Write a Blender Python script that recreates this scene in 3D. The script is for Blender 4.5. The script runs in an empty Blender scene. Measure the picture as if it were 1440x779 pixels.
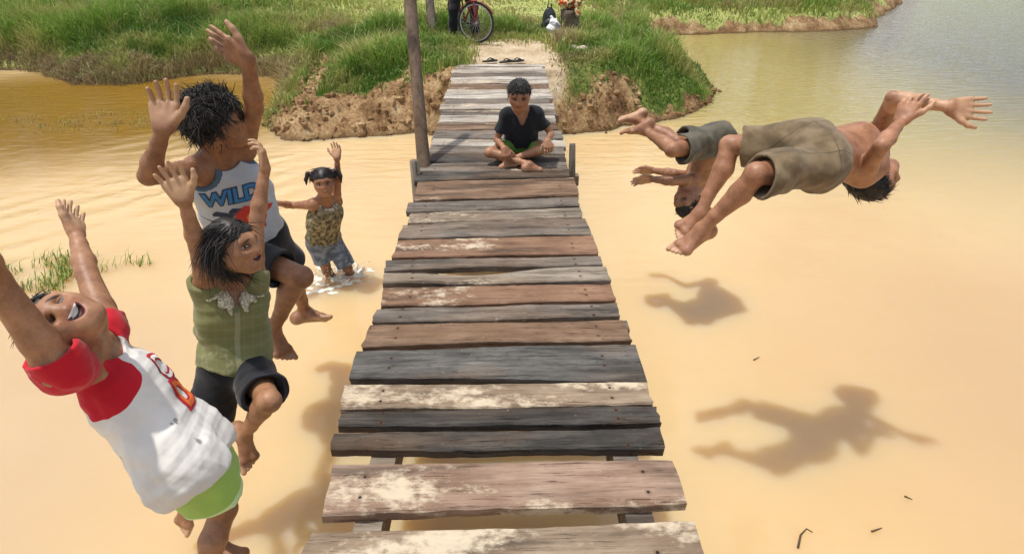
import bpy, bmesh, math, random
import numpy as np
from mathutils import Vector, Matrix
RNG = np.random.default_rng(7)
random.seed(7)
scene = bpy.context.scene
COL = scene.collection
PI = math.pi
# ------------------------------------------------------------------ camera
FPX, CXP, CYP = 800.0, 720.0, 389.5
PITCH = math.atan(485.0 / 800.0)
YAW = math.radians(1.23)
DECK = 0.75                       # deck top above the water (z = 0)
CAM = np.array([0.0, 0.0, DECK + 1.587])
_Fh = np.array([math.sin(YAW), math.cos(YAW), 0.0])
CR = np.array([math.cos(YAW), -math.sin(YAW), 0.0])
_Z = np.array([0, 0, 1.0])
CF = _Fh * math.cos(PITCH) - _Z * math.sin(PITCH)
CU = _Fh * math.sin(PITCH) + _Z * math.cos(PITCH)
def A(*v): return np.array(v, dtype=float)
def nrm(v):
    v = np.asarray(v, float)
    return v / max(1e-9, np.linalg.norm(v))
def ray(px, py): return CF + (px - CXP) / FPX * CR - (py - CYP) / FPX * CU
def P(px, py, D): return CAM + D * ray(px, py)
def cam(r, u, t): return nrm(r * CR + u * CU - t * CF)      # right, up, towards the camera
def onz(px, py, z):
    d = ray(px, py)
    return CAM + d * ((z - CAM[2]) / d[2])
def J(p, px, py, L, s):
    """joint seen at (px,py), L metres from p; s=-1 nearer, +1 farther"""
    u = ray(px, py); q = p - CAM
    a, b, c = u @ u, u @ q, q @ q - L * L
    disc = b * b - a * c
    if disc < 0:
        r = CAM + u * (b / a)
        # keep the bone length: pull towards the ray as far as the length allows
        return p + nrm(r - p) * L
    return CAM + u * ((b + s * math.sqrt(disc)) / a)
cd = bpy.data.cameras.new('camera'); cam_o = bpy.data.objects.new('camera', cd); COL.objects.link(cam_o)
cd.sensor_width = 36; cd.lens = 20.0; cd.clip_end = 2000; cd.clip_start = .05
cam_o.location = CAM
cam_o.rotation_euler = Matrix(((CR[0], CU[0], -CF[0]), (CR[1], CU[1], -CF[1]), (CR[2], CU[2], -CF[2]))).to_euler()
scene.camera = cam_o
# ------------------------------------------------------------------ object helpers
def tag(o, label=None, cat=None, group=None, kind=None):
    for k, v in (('label', label), ('category', cat), ('group', group), ('kind', kind)):
        if v: o[k] = v
    return o
def empty(name, loc, label=None, cat=None, group=None):
    o = bpy.data.objects.new(name, None); COL.objects.link(o); o.location = loc
    o.empty_display_size = .1
    return tag(o, label, cat, group)
def mesh_obj(name, V, F, mat, parent=None, smooth=True, attrs=None, mats=None, mi=None):
    """V (n,3) world coordinates, F list of int arrays (m,3)/(m,4)"""
    me = bpy.data.meshes.new(name)
    V = np.asarray(V, np.float32)
    if not isinstance(F, (list, tuple)): F = [F]
    F = [np.asarray(f, np.int32) for f in F if len(f)]
    nl = sum(f.size for f in F); npoly = sum(len(f) for f in F)
    me.vertices.add(len(V)); me.loops.add(nl); me.polygons.add(npoly)
    off = np.zeros(3)
    if parent is not None:
        off = np.array(parent_loc(parent))
    me.vertices.foreach_set('co', (V - off.astype(np.float32)).ravel())
    me.loops.foreach_set('vertex_index', np.concatenate([f.ravel() for f in F]))
    st = []; p0 = 0
    for f in F:
        k = f.shape[1]; st.append(p0 + np.arange(len(f)) * k); p0 += f.size
    me.polygons.foreach_set('loop_start', np.concatenate(st).astype(np.int32))
    me.update(calc_edges=True)
    me.polygons.foreach_set('use_smooth', np.full(npoly, smooth))
    for k, a in (attrs or {}).items():
        a = np.asarray(a, np.float32)
        if a.ndim == 2 and a.shape[1] == 3:
            t = me.attributes.new(k, 'FLOAT_VECTOR', 'POINT'); t.data.foreach_set('vector', a.ravel())
        else:
            t = me.attributes.new(k, 'FLOAT', 'POINT'); t.data.foreach_set('value', a.ravel())
    for m in (mats or [mat]): me.materials.append(m)
    if mi is not None: me.polygons.foreach_set('material_index', np.asarray(mi, np.int32))
    o = bpy.data.objects.new(name, me); COL.objects.link(o)
    if parent is not None: o.parent = parent
    return o
def parent_loc(o):
    l = np.zeros(3)
    while o is not None:
        l = l + np.array(o.location); o = o.parent
    return l
class MB:
    """collects simple shapes into one mesh"""
    def __init__(s): s.V = []; s.Q = []; s.T = []; s.n = 0
    def add(s, V, Q=(), T=()):
        V = np.asarray(V, float); s.V.append(V)
        if len(Q): s.Q.append(np.asarray(Q) + s.n)
        if len(T): s.T.append(np.asarray(T) + s.n)
        s.n += len(V)
    def tube(s, pts, rad, n=8, caps=True, jit=0.0):
        pts = np.asarray(pts, float); m = len(pts)
        rad = np.broadcast_to(np.asarray(rad, float), (m,))
        tan = np.gradient(pts, axis=0); V = []
        ref = A(0, 0, 1) if abs(nrm(tan[0])[2]) < .8 else A(1, 0, 0)
        for i in range(m):
            t = nrm(tan[i]); x = nrm(np.cross(ref, t)); y = np.cross(t, x); ref = np.cross(t, x) if False else ref
            a = np.arange(n) / n * 2 * PI
            rr = rad[i] * (1 + jit * RNG.uniform(-1, 1, n))
            V.append(pts[i] + (np.cos(a) * rr)[:, None] * x + (np.sin(a) * rr)[:, None] * y)
        V = np.concatenate(V); Q = []
        for i in range(m - 1):
            for k in range(n):
                a, b = i * n + k, i * n + (k + 1) % n
                Q.append((a, b, b + n, a + n))
        T = []
        if caps:
            V = np.vstack([V, pts[0], pts[-1]])
            for k in range(n):
                T.append((m * n, (k + 1) % n, k)); T.append((m * n + 1, (m - 1) * n + k, (m - 1) * n + (k + 1) % n))
        s.add(V, Q, T)
    def blob(s, c, r, sub=2, jit=0.15, M=None):
        bm = bmesh.new(); bmesh.ops.create_icosphere(bm, subdivisions=sub, radius=1)
        V = np.array([v.co[:] for v in bm.verts]); T = [[v.index for v in f.verts] for f in bm.faces]; bm.free()
        ph = RNG.uniform(0, 6, 3)
        V = V * (1 + jit * (np.sin(V[:, :1] * 3.1 + ph[0]) * np.sin(V[:, 1:2] * 3.7 + ph[1]) + .5 * np.sin(V[:, 2:] * 6 + ph[2])))
        V = V * np.asarray(r)
        if M is not None: V = V @ np.asarray(M).T
        s.add(V + np.asarray(c), (), T)
    def torus(s, c, x, y, R, r, n=48, m=8):
        c, x, y = map(np.asarray, (c, x, y)); z = np.cross(x, y); V = []; Q = []
        for i in range(n):
            a = i / n * 2 * PI; d = math.cos(a) * x + math.sin(a) * y
            for k in range(m):
                b = k / m * 2 * PI
                V.append(c + d * (R + r * math.cos(b)) + z * r * math.sin(b))
                Q.append((i * m + k, ((i + 1) % n) * m + k, ((i + 1) % n) * m + (k + 1) % m, i * m + (k + 1) % m))
        s.add(V, Q)
    def build(s, name, mat, parent=None, smooth=True, attrs=None):
        F = []
        if s.Q: F.append(np.concatenate(s.Q))
        if s.T: F.append(np.concatenate(s.T))
        return mesh_obj(name, np.concatenate(s.V), F, mat, parent, smooth, attrs)
# ------------------------------------------------------------------ shader helpers
class X:
    def __init__(s, nt, k): s.nt = nt; s.k = k
    def _m(s, op, o=None, c=None):
        n = s.nt.nodes.new('ShaderNodeMath'); n.operation = op
        for i, v in enumerate((s, o, c)):
            if v is None: continue
            if isinstance(v, X): s.nt.links.new(v.k, n.inputs[i])
            else: n.inputs[i].default_value = v
        return X(s.nt, n.outputs[0])
    def __add__(s, o): return s._m('ADD', o)
    __radd__ = __add__
    def __sub__(s, o): return s._m('SUBTRACT', o)
    def __rsub__(s, o): return (s * -1.0) + o
    def __mul__(s, o): return s._m('MULTIPLY', o)
    __rmul__ = __mul__
    def __truediv__(s, o): return s._m('DIVIDE', o)
    def abs(s): return s._m('ABSOLUTE')
    def min(s, o): return s._m('MINIMUM', o)
    def max(s, o): return s._m('MAXIMUM', o)
    def sin(s): return s._m('SINE')
    def sq(s): return s._m('MULTIPLY', s)
    def st(s, a, b, lo=0., hi=1.):
        n = s.nt.nodes.new('ShaderNodeMapRange'); n.interpolation_type = 'SMOOTHSTEP'
        s.nt.links.new(s.k, n.inputs[0])
        flip = a > b
        if flip: a, b, lo, hi = b, a, hi, lo
        for i, v in enumerate((a, b, lo, hi)): n.inputs[i + 1].default_value = v
        return X(s.nt, n.outputs[0])
class MT:
    """material under construction"""
    def __init__(s, name, rough=.6, spec=.5):
        s.m = bpy.data.materials.new(name); s.m.use_nodes = True; s.nt = s.m.node_tree
        s.b = s.nt.nodes['Principled BSDF']; s.b.inputs['Roughness'].default_value = rough
        s.b.inputs['Specular IOR Level'].default_value = spec
    def n(s, t): return s.nt.nodes.new(t)
    def L(s, a, b): s.nt.links.new(a.k if isinstance(a, X) else a, b)
    def vec(s, name='', scale=None, kind='attr'):
        if kind == 'attr': t = s.n('ShaderNodeAttribute'); t.attribute_name = name; o = t.outputs['Vector']
        elif kind == 'obj': t = s.n('ShaderNodeTexCoord'); o = t.outputs['Object']
        else: t = s.n('ShaderNodeNewGeometry'); o = t.outputs['Position']
        if scale is not None:
            mp = s.n('ShaderNodeMapping'); s.nt.links.new(o, mp.inputs[0]); mp.inputs['Scale'].default_value = scale; o = mp.outputs[0]
        return o
    def fac(s, name):
        t = s.n('ShaderNodeAttribute'); t.attribute_name = name; return X(s.nt, t.outputs['Fac'])
    def xyz(s, v):
        t = s.n('ShaderNodeSeparateXYZ'); s.nt.links.new(v, t.inputs[0]); return [X(s.nt, o) for o in t.outputs]
    def noise(s, v, scale, detail=4, rough=.55, dist=0.):
        t = s.n('ShaderNodeTexNoise'); s.nt.links.new(v, t.inputs['Vector'])
        for k, q in (('Scale', scale), ('Detail', detail), ('Roughness', rough), ('Distortion', dist)): t.inputs[k].default_value = q
        return X(s.nt, t.outputs['Fac'])
    def mix(s, f, a, b):
        t = s.n('ShaderNodeMix'); t.data_type = 'RGBA'
        for i, v in ((0, f), (6, a), (7, b)):
            if isinstance(v, X): s.L(v, t.inputs[i])
            elif isinstance(v, bpy.types.NodeSocket): s.nt.links.new(v, t.inputs[i])
            elif isinstance(v, (int, float)): t.inputs[i].default_value = v
            else: t.inputs[i].default_value = (*v[:3], 1)
        return t.outputs[2]
    def ramp(s, f, stops):
        t = s.n('ShaderNodeValToRGB'); s.L(f, t.inputs[0]); e = t.color_ramp.elements
        while len(e) < len(stops): e.new(.5)
        for q, (p, c) in zip(e, stops): q.position = p; q.color = (*c, 1)
        return t.outputs[0]
    def color(s, c):
        if isinstance(c, (tuple, list)): s.b.inputs['Base Color'].default_value = (*c[:3], 1)
        else: s.L(c, s.b.inputs['Base Color'])
        return s
    def bump(s, h, strength=.4, dist=.01):
        t = s.n('ShaderNodeBump'); s.L(h, t.inputs['Height']); t.inputs['Strength'].default_value = strength; t.inputs['Distance'].default_value = dist
        s.nt.links.new(t.outputs[0], s.b.inputs['Normal']); return s
    def set(s, **k):
        for a, v in k.items():
            i = s.b.inputs[a.replace('_', ' ')]
            if isinstance(v, X): s.L(v, i)
            else: i.default_value = v
        return s
def plain(name, c, rough=.6, var=.15, scale=40, bump=0.):
    t = MT(name, rough); v = t.vec(kind='geo'); n = t.noise(v, scale)
    t.color(t.mix(n, tuple(x * (1 - var) for x in c), tuple(min(1, x * (1 + var)) for x in c)))
    if bump: t.bump(n, bump, .004)
    return t.m
# ------------------------------------------------------------------ signed-distance bodies
class Field:
    def __init__(s): s.p = []; s.noise = None
    def rc(s, a, b, ra, rb, k=.02, op='u', flat=None, cuts=()):
        a = np.asarray(a, float); b = np.asarray(b, float); m = max(ra, rb)
        s.p.append(('rc', (a, b, ra, rb, flat, tuple(cuts)), np.minimum(a, b) - m, np.maximum(a, b) + m, op, k)); return s
    def el(s, c, M, r, k=.02, op='u', cuts=()):
        """M rows = axes, r radii"""
        c = np.asarray(c, float); M = np.asarray(M, float); r = np.asarray(r, float)
        e = np.sqrt(((M * r[:, None]) ** 2).sum(0))
        s.p.append(('el', (c, M, r, tuple(cuts)), c - e, c + e, op, k)); return s
    def chain(s, pts, rad, k=.02, op='u', flat=None, cuts=()):
        for i in range(len(pts) - 1): s.rc(pts[i], pts[i + 1], rad[i], rad[i + 1], k, op, flat, cuts)
        return s
    @staticmethod
    def _d(kind, a, x, y, z):
        if kind == 'rc':
            p, q, ra, rb, flat, cuts = a
            d = q - p; L2 = max(1e-12, d @ d)
            qx, qy, qz = x - p[0], y - p[1], z - p[2]
            t = np.clip((qx * d[0] + qy * d[1] + qz * d[2]) / L2, 0, 1)
            qx = qx - t * d[0]; qy = qy - t * d[1]; qz = qz - t * d[2]
            if flat is not None:
                w, sc = flat; m = (qx * w[0] + qy * w[1] + qz * w[2]) * (1 / sc - 1)
                qx = qx + m * w[0]; qy = qy + m * w[1]; qz = qz + m * w[2]
                r = (np.sqrt(qx * qx + qy * qy + qz * qz) - (ra + (rb - ra) * t)) * min(1, sc)
            else:
                r = np.sqrt(qx * qx + qy * qy + qz * qz) - (ra + (rb - ra) * t)
        else:
            c, M, rr, cuts = a
            qx, qy, qz = x - c[0], y - c[1], z - c[2]
            k0 = 0; k1 = 0
            for i in range(3):
                e = (qx * M[i, 0] + qy * M[i, 1] + qz * M[i, 2]) / rr[i]
                k0 = k0 + e * e; k1 = k1 + (e / rr[i]) ** 2
            k0 = np.sqrt(k0); k1 = np.sqrt(k1) + 1e-9
            r = k0 * (k0 - 1) / k1
            r = np.maximum(r, -rr.min())
        for (o, n) in cuts:
            r = np.maximum(r, (x - o[0]) * n[0] + (y - o[1]) * n[1] + (z - o[2]) * n[2])
        return r
    @staticmethod
    def _op(f, d, op, k):
        if op == 'u':
            h = np.maximum(k - np.abs(f - d), 0); return np.minimum(f, d) - h * h / (4 * k)
        if op == 's':
            d = -d
        h = np.maximum(k - np.abs(f - d), 0); return np.maximum(f, d) + h * h / (4 * k)
    def eval(s, Q):
        x, y, z = [Q[:, i].astype(float) for i in range(3)]
        f = np.ones(len(Q))
        nz = s.noise(x, y, z) if s.noise is not None else 0; done = False
        for kind, a, lo, hi, op, k in s.p:
            d = s._d(kind, a, x, y, z)
            if op == 's' and s.noise is not None:
                if not done: f = f + nz; done = True
                d = d + nz * .8
            f = s._op(f, d, op, k)
        return f if done else f + nz
    def _addnoise(s, f, ax):
        m = np.nonzero(np.abs(f) < .06)
        f[m] += s.noise(ax[0][m[0]].astype(float), ax[1][m[1]].astype(float), ax[2][m[2]].astype(float)).astype(np.float32)
    def mesh(s, h):
        done = False
        lo = np.min([q[2] for q in s.p if q[4] == 'u'], 0) - .03; hi = np.max([q[3] for q in s.p if q[4] == 'u'], 0) + .03
        n = np.ceil((hi - lo) / h).astype(int) + 1
        ax = [(lo[i] + h * np.arange(n[i])).astype(np.float32) for i in range(3)]
        f = np.ones(n, np.float32)
        for kind, a, l, u, op, k in s.p:
            pad = k + 3 * h + (.02 if s.noise is not None else 0)
            i0 = np.clip(np.floor((l - pad - lo) / h).astype(int), 0, n); i1 = np.clip(np.ceil((u + pad - lo) / h).astype(int) + 1, 0, n)
            if np.any(i1 <= i0): continue
            sl = tuple(slice(i0[j], i1[j]) for j in range(3))
            if op == 's' and s.noise is not None and not done: s._addnoise(f, ax); done = True
            x = ax[0][sl[0]][:, None, None]; y = ax[1][sl[1]][None, :, None]; z = ax[2][sl[2]][None, None, :]
            d = s._d(kind, a, x, y, z).astype(np.float32)
            if op == 's' and s.noise is not None:
                m = np.nonzero(np.abs(d) < .05)
                d[m] += .8 * s.noise(x[m[0], 0, 0].astype(float), y[0, m[1], 0].astype(float), z[0, 0, m[2]].astype(float)).astype(np.float32)
            f[sl] = s._op(f[sl], d, op, k)
        if s.noise is not None and not done: s._addnoise(f, ax)
        return surfnet(f, lo, h)
def surfnet(f, lo, h):
    s = f < 0
    c = np.zeros(np.array(f.shape) - 1, np.uint8)
    off = [(i, j, k) for i in (0, 1) for j in (0, 1) for k in (0, 1)]
    N = np.array(f.shape) - 1
    for (i, j, k) in off: c += s[i:i + N[0], j:j + N[1], k:k + N[2]]
    idx = np.argwhere((c > 0) & (c < 8))
    cv = np.stack([f[idx[:, 0] + i, idx[:, 1] + j, idx[:, 2] + k] for (i, j, k) in off], 1)
    acc = np.zeros((len(idx), 3)); cnt = np.zeros(len(idx))
    for a in range(8):
        for ax_ in range(3):
            if off[a][ax_]: continue
            o2 = list(off[a]); o2[ax_] = 1; b = off.index(tuple(o2))
            fa, fb = cv[:, a], cv[:, b]; m = (fa < 0) != (fb < 0)
            t = np.where(m, fa / np.where(m, fa - fb, 1), 0)
            p = np.tile(np.array(off[a], float), (len(idx), 1)); p[:, ax_] = t
            acc += p * m[:, None]; cnt += m
    V = (idx + acc / cnt[:, None]) * h + lo
    ID = np.full(N, -1, np.int32); ID[tuple(idx.T)] = np.arange(len(idx))
    Q = []
    for a in range(3):
        b, d = (a + 1) % 3, (a + 2) % 3
        s0 = [slice(None)] * 3; s1 = [slice(None)] * 3
        s0[a] = slice(0, -1); s1[a] = slice(1, None)
        e = s[tuple(s0)] != s[tuple(s1)]
        g = np.argwhere(e)
        g = g[(g[:, b] > 0) & (g[:, d] > 0) & (g[:, b] < N[b]) & (g[:, d] < N[d])]
        ins = s[tuple(g.T)]
        def cell(db, dd):
            q = g.copy(); q[:, b] += db; q[:, d] += dd; return ID[tuple(q.T)]
        quad = np.stack([cell(-1, -1), cell(0, -1), cell(0, 0), cell(-1, 0)], 1)
        quad[~ins] = quad[~ins][:, ::-1]
        Q.append(quad)
    Q = np.concatenate(Q); Q = Q[(Q >= 0).all(1)]
    return V, Q
def wr(seed, amp, freq, dirs=None):
    """cloth-fold noise"""
    r = np.random.default_rng(seed)
    K = r.normal(size=(5, 3)) if dirs is None else np.asarray(dirs) + r.normal(size=(len(dirs), 3)) * .35
    K = K / np.linalg.norm(K, axis=1)[:, None]
    fr = freq * r.uniform(.7, 1.8, len(K)); ph = r.uniform(0, 6, len(K)); W = r.normal(size=(len(K), 3))
    W = W / np.linalg.norm(W, axis=1)[:, None] * freq * .5
    def f(x, y, z):
        o = 0
        for k, q, p, w in zip(K, fr, ph, W):
            t = np.sin(q * (k[0] * x + k[1] * y + k[2] * z) + p + 1.6 * np.sin(w[0] * x + w[1] * y + w[2] * z + p * 2))
            o = o + t * np.abs(t)
        return amp * o / len(K) ** .5
    return f
# ------------------------------------------------------------------ light
SUNV = nrm(A(0.24, -0.05, -1.0))          # direction the sunlight travels
sd = bpy.data.lights.new('sun', 'SUN'); sun_o = bpy.data.objects.new('sun', sd); COL.objects.link(sun_o)
sd.energy = 3.8; sd.angle = math.radians(1.6); sd.color = (1, .955, .88)
sun_o.rotation_euler = Vector(SUNV).to_track_quat('-Z', 'Y').to_euler()
w = bpy.data.worlds.new('World'); scene.world = w; w.use_nodes = True
nt = w.node_tree; bg = nt.nodes['Background']
sky = nt.nodes.new('ShaderNodeTexSky'); sky.sky_type = 'NISHITA'; sky.sun_disc = False
sky.sun_elevation = math.asin(-SUNV[2]); sky.sun_rotation = math.atan2(-SUNV[0], -SUNV[1])
sky.dust_density = 2.5
tc = nt.nodes.new('ShaderNodeTexCoord'); mp = nt.nodes.new('ShaderNodeMapping'); mp.inputs['Scale'].default_value = (1, 1, 2.6)
nz = nt.nodes.new('ShaderNodeTexNoise'); nz.inputs['Scale'].default_value = 2.1; nz.inputs['Detail'].default_value = 6; nz.inputs['Roughness'].default_value = .55
mr = nt.nodes.new('ShaderNodeMapRange'); mr.interpolation_type = 'SMOOTHSTEP'; mr.inputs[1].default_value = .42; mr.inputs[2].default_value = .64
mx = nt.nodes.new('ShaderNodeMix'); mx.data_type = 'RGBA'; mx.inputs[7].default_value = (9.5, 9.6, 9.6, 1)
nt.links.new(tc.outputs['Generated'], mp.inputs[0]); nt.links.new(mp.outputs[0], nz.inputs['Vector'])
nt.links.new(nz.outputs['Fac'], mr.inputs[0]); nt.links.new(mr.outputs[0], mx.inputs[0])
nt.links.new(sky.outputs[0], mx.inputs[6]); nt.links.new(mx.outputs[2], bg.inputs[0])
bg.inputs[1].default_value = 0.14
scene.view_settings.view_transform = 'Standard'; scene.view_settings.look = 'None'
scene.view_settings.exposure = -0.04; scene.view_settings.gamma = 1
scene.cycles.max_bounces = 8; scene.cycles.use_denoising = True
try: scene.cycles.denoiser = 'OPENIMAGEDENOISE'
except Exception: pass
# ------------------------------------------------------------------ 2-D value noise
_T = RNG.random((256, 256))
def vn(x, y):
    xi = np.floor(x).astype(int); yi = np.floor(y).astype(int); fx = x - xi; fy = y - yi
    fx = fx * fx * (3 - 2 * fx); fy = fy * fy * (3 - 2 * fy)
    a = _T[xi & 255, yi & 255]; b = _T[(xi + 1) & 255, yi & 255]; c = _T[xi & 255, (yi + 1) & 255]; d = _T[(xi + 1) & 255, (yi + 1) & 255]
    return (a * (1 - fx) + b * fx) * (1 - fy) + (c * (1 - fx) + d * fx) * fy
def fbm(x, y, o=4):
    s = 0; a = .5; t = 0
    for i in range(o): s = s + a * vn(x * 2 ** i + 17 * i, y * 2 ** i + 9 * i); t += a; a *= .5
    return s / t
def sst(x, a, b):
    t = np.clip((x - a) / (b - a), 0, 1); return t * t * (3 - 2 * t)
# ------------------------------------------------------------------ terrain
_sh = [(-500, 94), (-200, 96), (0, 99), (60, 103), (110, 117), (165, 122), (230, 113), (300, 105), (360, 104), (392, 112), (404, 126), (396, 150), (374, 180), (392, 200), (430, 199), (480, 194),
       (580, 189), (690, 190), (800, 187), (860, 184), (900, 174), (960, 163), (998, 143), (1006, 128), (982, 107), (946, 89), (928, 70), (926, 52),
       (1000, 48), (1100, 46), (1180, 44), (1232, 39), (1230, 27), (1262, 8), (1292, -10), (1310, -30)]
SHORE = [tuple(onz(x, y, 0)[:2]) for x, y in _sh]
POLY = np.array([(-300, SHORE[0][1] - 1)] + SHORE + [(27, 52), (60, 58), (300, 66), (300, 700), (-300, 700)])
POLY2 = np.array([(-300, -9), (300, -8), (300, -200), (-300, -200)])
def sdist(x, y, poly):
    d = np.full(x.shape, 1e9); ins = np.zeros(x.shape, bool); n = len(poly)
    for i in range(n):
        a, b = poly[i], poly[(i + 1) % n]; ex, ey = b - a
        t = np.clip(((x - a[0]) * ex + (y - a[1]) * ey) / (ex * ex + ey * ey), 0, 1)
        d = np.minimum(d, np.hypot(x - a[0] - t * ex, y - a[1] - t * ey))
        c = (a[1] > y) != (b[1] > y)
        if ey != 0: ins ^= c & (x < (y - a[1]) / ey * ex + a[0])
    return np.where(ins, d, -d)
def ground(x, y):
    x = np.asarray(x, float); y = np.asarray(y, float)
    d = np.maximum(sdist(x, y, POLY), sdist(x, y, POLY2))
    d = d + (fbm(x * 1.7, y * 1.7) - .5) * .35 * sst(y, 5, 9) + (fbm(x * 6 + 5, y * 6) - .5) * .12
    left = sst(x, -2.9, -3.8); mid = 1 - left
    far = sst(y, 13.5, 15.5) * sst(x, 2, 3.5)
    wid = .70 + .65 * sst(x, 1.5, 2.4) * (1 - sst(y, 12, 14)) + 1.9 * left + .15 * far + 1.75 * sst(-x, .6, 2.0) * mid
    top = .74 + .06 * left - .22 * far
    z = top * (1 - (1 - np.clip(d / wid, 0, 1)) ** 1.9)
    rough = (fbm(x * 3.4, y * 3.4 + 3) - .5) * .24 + (np.abs(fbm(x * 9, y * 9) - .5)) * .26 - .03 + (fbm(x * 22, y * 22) - .5) * .07
    bankface = sst(d, -.05, .15) * (1 - sst(d, .5, 1.0))
    z = z + rough * bankface * (1 - .5 * left) + (fbm(x * 1.3, y * 1.3 + 40) - .5) * .10 * sst(d, .7, 2)
    prom = sst(x, 1.7, 2.3) * (1 - sst(y, 12, 14))
    path = (1 - sst(np.abs(x - .12 - .10 * np.sin(y * .9)), .45, .95)) * sst(y, 7.4, 8.0) * (1 - sst(y, 9.8, 11.6))
    z = z * (1 - path) + np.where(d > .45, .725 + (fbm(x * 4, y * 4) - .5) * .03, z) * path
    z = np.where(d < 0, np.maximum(-.9, d * 1.2 + z), z)
    z = z + .012 * np.maximum(0, y - 14) * sst(d, 1, 6)
    # what grows where
    cover = sst(d + (fbm(x * 2.2 + 9, y * 2.2) - .5) * 1.3, .50, .90) * mid + sst(d + (fbm(x * 2 + 3, y * 2) - .5) * .5, -.25, .10) * left
    cover = np.maximum(cover, prom * sst(d + (fbm(x * 2.6 + 1, y * 2.6) - .5) * .4, .02, .20))
    cover = np.maximum(cover, far * sst(d + (fbm(x * 1.6 + 1, y * 1.6) - .5) * .8, .15, .5))
    cover = np.maximum(cover, sst(x, .62, .9) * (1 - sst(x, 1.1, 1.5)) * (y < 11) * .8 * sst(d, .1, .3))
    cover = cover * (1 - path)
    # bare orange soil left of the bridge
    soil = sst(x, -3.4, -2.9) * (1 - sst(x, -.75, -.5)) * (1 - sst(d + (fbm(x * 2.4 + 7, y * 2.4 + 1) - .5) * 1.4, .65, 1.05)) * (y < 11)
    cover = cover * (1 - soil * .93)
    return z, d, cover, path
def ax(*seg):
    o = []
    for a, b, s in seg: o.append(np.arange(a, b - 1e-6, s))
    return np.concatenate(o)
gx = np.concatenate([-np.geomspace(400, 14.5, 24), ax((-14, -9, .25), (-9, -4, .07), (-4, 4.2, .04), (4.2, 8, .07), (8, 16, .2)), np.geomspace(16, 400, 24)])
gy = np.concatenate([-np.geomspace(200, 6, 12), ax((-5, 6.6, 1.0), (6.6, 10.5, .045), (10.5, 13.5, .07), (13.5, 24, .16)), np.geomspace(24, 700, 24)])
GX, GY = np.meshgrid(gx, gy, indexing='ij')
gz, gd, gc, gp = ground(GX.ravel(), GY.ravel())
nx_, ny_ = len(gx), len(gy)
ii, jj = np.meshgrid(np.arange(nx_ - 1), np.arange(ny_ - 1), indexing='ij'); q = (ii * ny_ + jj).ravel()
Q = np.stack([q, q + ny_, q + ny_ + 1, q + 1], 1)
t = MT('earth and turf', .95, .2); v = t.vec(kind='geo')
n1 = t.noise(v, 3.2, 6); n2 = t.noise(v, 22, 5); n3 = t.noise(v, 70, 3)
soil = t.ramp(n1 * .6 + n2 * .4, [(.32, (.075, .036, .016)), (.45, (.22, .125, .058)), (.56, (.38, .25, .125)), (.70, (.56, .43, .27))])
soil = t.mix(n3.st(.55, .75), soil, (.10, .05, .025))
pathc = t.ramp(n1 * .5 + n2 * .5, [(.35, (.30, .21, .12)), (.5, (.48, .37, .24)), (.65, (.62, .52, .38))])
turf = t.ramp(n2 * .5 + n1 * .5, [(.32, (.05, .075, .016)), (.5, (.12, .16, .035)), (.68, (.26, .25, .08))])
lawn = t.ramp(n1 * .4 + n2 * .6, [(.34, (.20, .25, .06)), (.5, (.34, .37, .11)), (.66, (.50, .48, .20))])
_, yy, zz = t.xyz(v)
c = t.mix(t.fac('cover').st(.25, .7), soil, t.mix((yy + n1 * 2.0).st(11.5, 13.5), turf, lawn))
c = t.mix(t.fac('path').st(.3, .75), c, pathc)
c = t.mix((zz + n2 * .05).st(.10, .02), c, (.13, .075, .03))
t.color(c).bump(n2 * .6 + n3 * .4, .7, .05)
EARTH = t.m
o = mesh_obj('ground', np.stack([GX.ravel(), GY.ravel(), gz], 1), Q, EARTH, attrs={'cover': gc, 'path': gp}); tag(o, kind='structure')
# ------------------------------------------------------------------ water
t = MT('muddy water', .06, .5); v = t.vec(kind='geo'); t.set(IOR=1.33)
x_, y_, z_ = t.xyz(v)
n1 = t.noise(v, .35, 3); n2 = t.noise(v, 1.3, 4, .6)
mud = t.ramp(n1 * .7 + n2 * .3, [(.3, (.55, .375, .185)), (.5, (.60, .43, .225)), (.7, (.63, .465, .265))])
mud = t.mix((x_ + (n1 - .5) * 1.2).st(.9, 3.2) * y_.st(5.5, 2.5) * .75, mud, (.46, .31, .175))      # lens corner darkening painted into the water, lower right
mud = t.mix((x_ + (n1 - .5) * 1.0).st(-1.1, -2.3) * y_.st(4.5, 2.5) * .7, mud, (.47, .34, .215))  # the same lens darkening painted in at lower left
# the inlet on the left is a deeper ochre; the far pool has reflection tones painted in
dx = x_ + 6.6; dy = y_ - 9.2
leftf = (dx.sq() * .045 + dy.sq() * .085 + (n2 - .5) * .5).st(1.25, .15)
mud = t.mix(leftf, mud, (.23, .125, .014))
farr = ((y_ + x_ * .25 + (n1 - .5) * 2.5).st(4.6, 10.0)) * x_.st(1.2, 3.4)  # olive darkening up to the sky-reflection edge, painted into the water colour
mud = t.mix(farr, mud, t.mix(x_.st(5.0, 10.0), (.36, .29, .105), (.17, .145, .09)))
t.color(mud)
wv = t.n('ShaderNodeTexWave'); wv.wave_type = 'BANDS'; wv.bands_direction = 'X'; wv.inputs['Scale'].default_value = .9; wv.inputs['Distortion'].default_value = 7.5; wv.inputs['Detail'].default_value = 3; wv.inputs['Detail Scale'].default_value = .6
mpp = t.n('ShaderNodeMapping'); mpp.inputs['Rotation'].default_value = (0, 0, math.radians(48)); t.nt.links.new(v, mpp.inputs[0]); t.nt.links.new(mpp.outputs[0], wv.inputs[0])
wvf = X(t.nt, wv.outputs['Fac'])
rip = ((x_ + 5.0).sq() * .10 + (y_ - 5.2).sq() * .20).st(1.6, .2)
sm = t.noise(t.vec(kind='geo', scale=(1.0, 3.2, 1)), 2.6, 3, .5)
calm = y_.st(3.0, 9.0, .12, 1.0)
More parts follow.
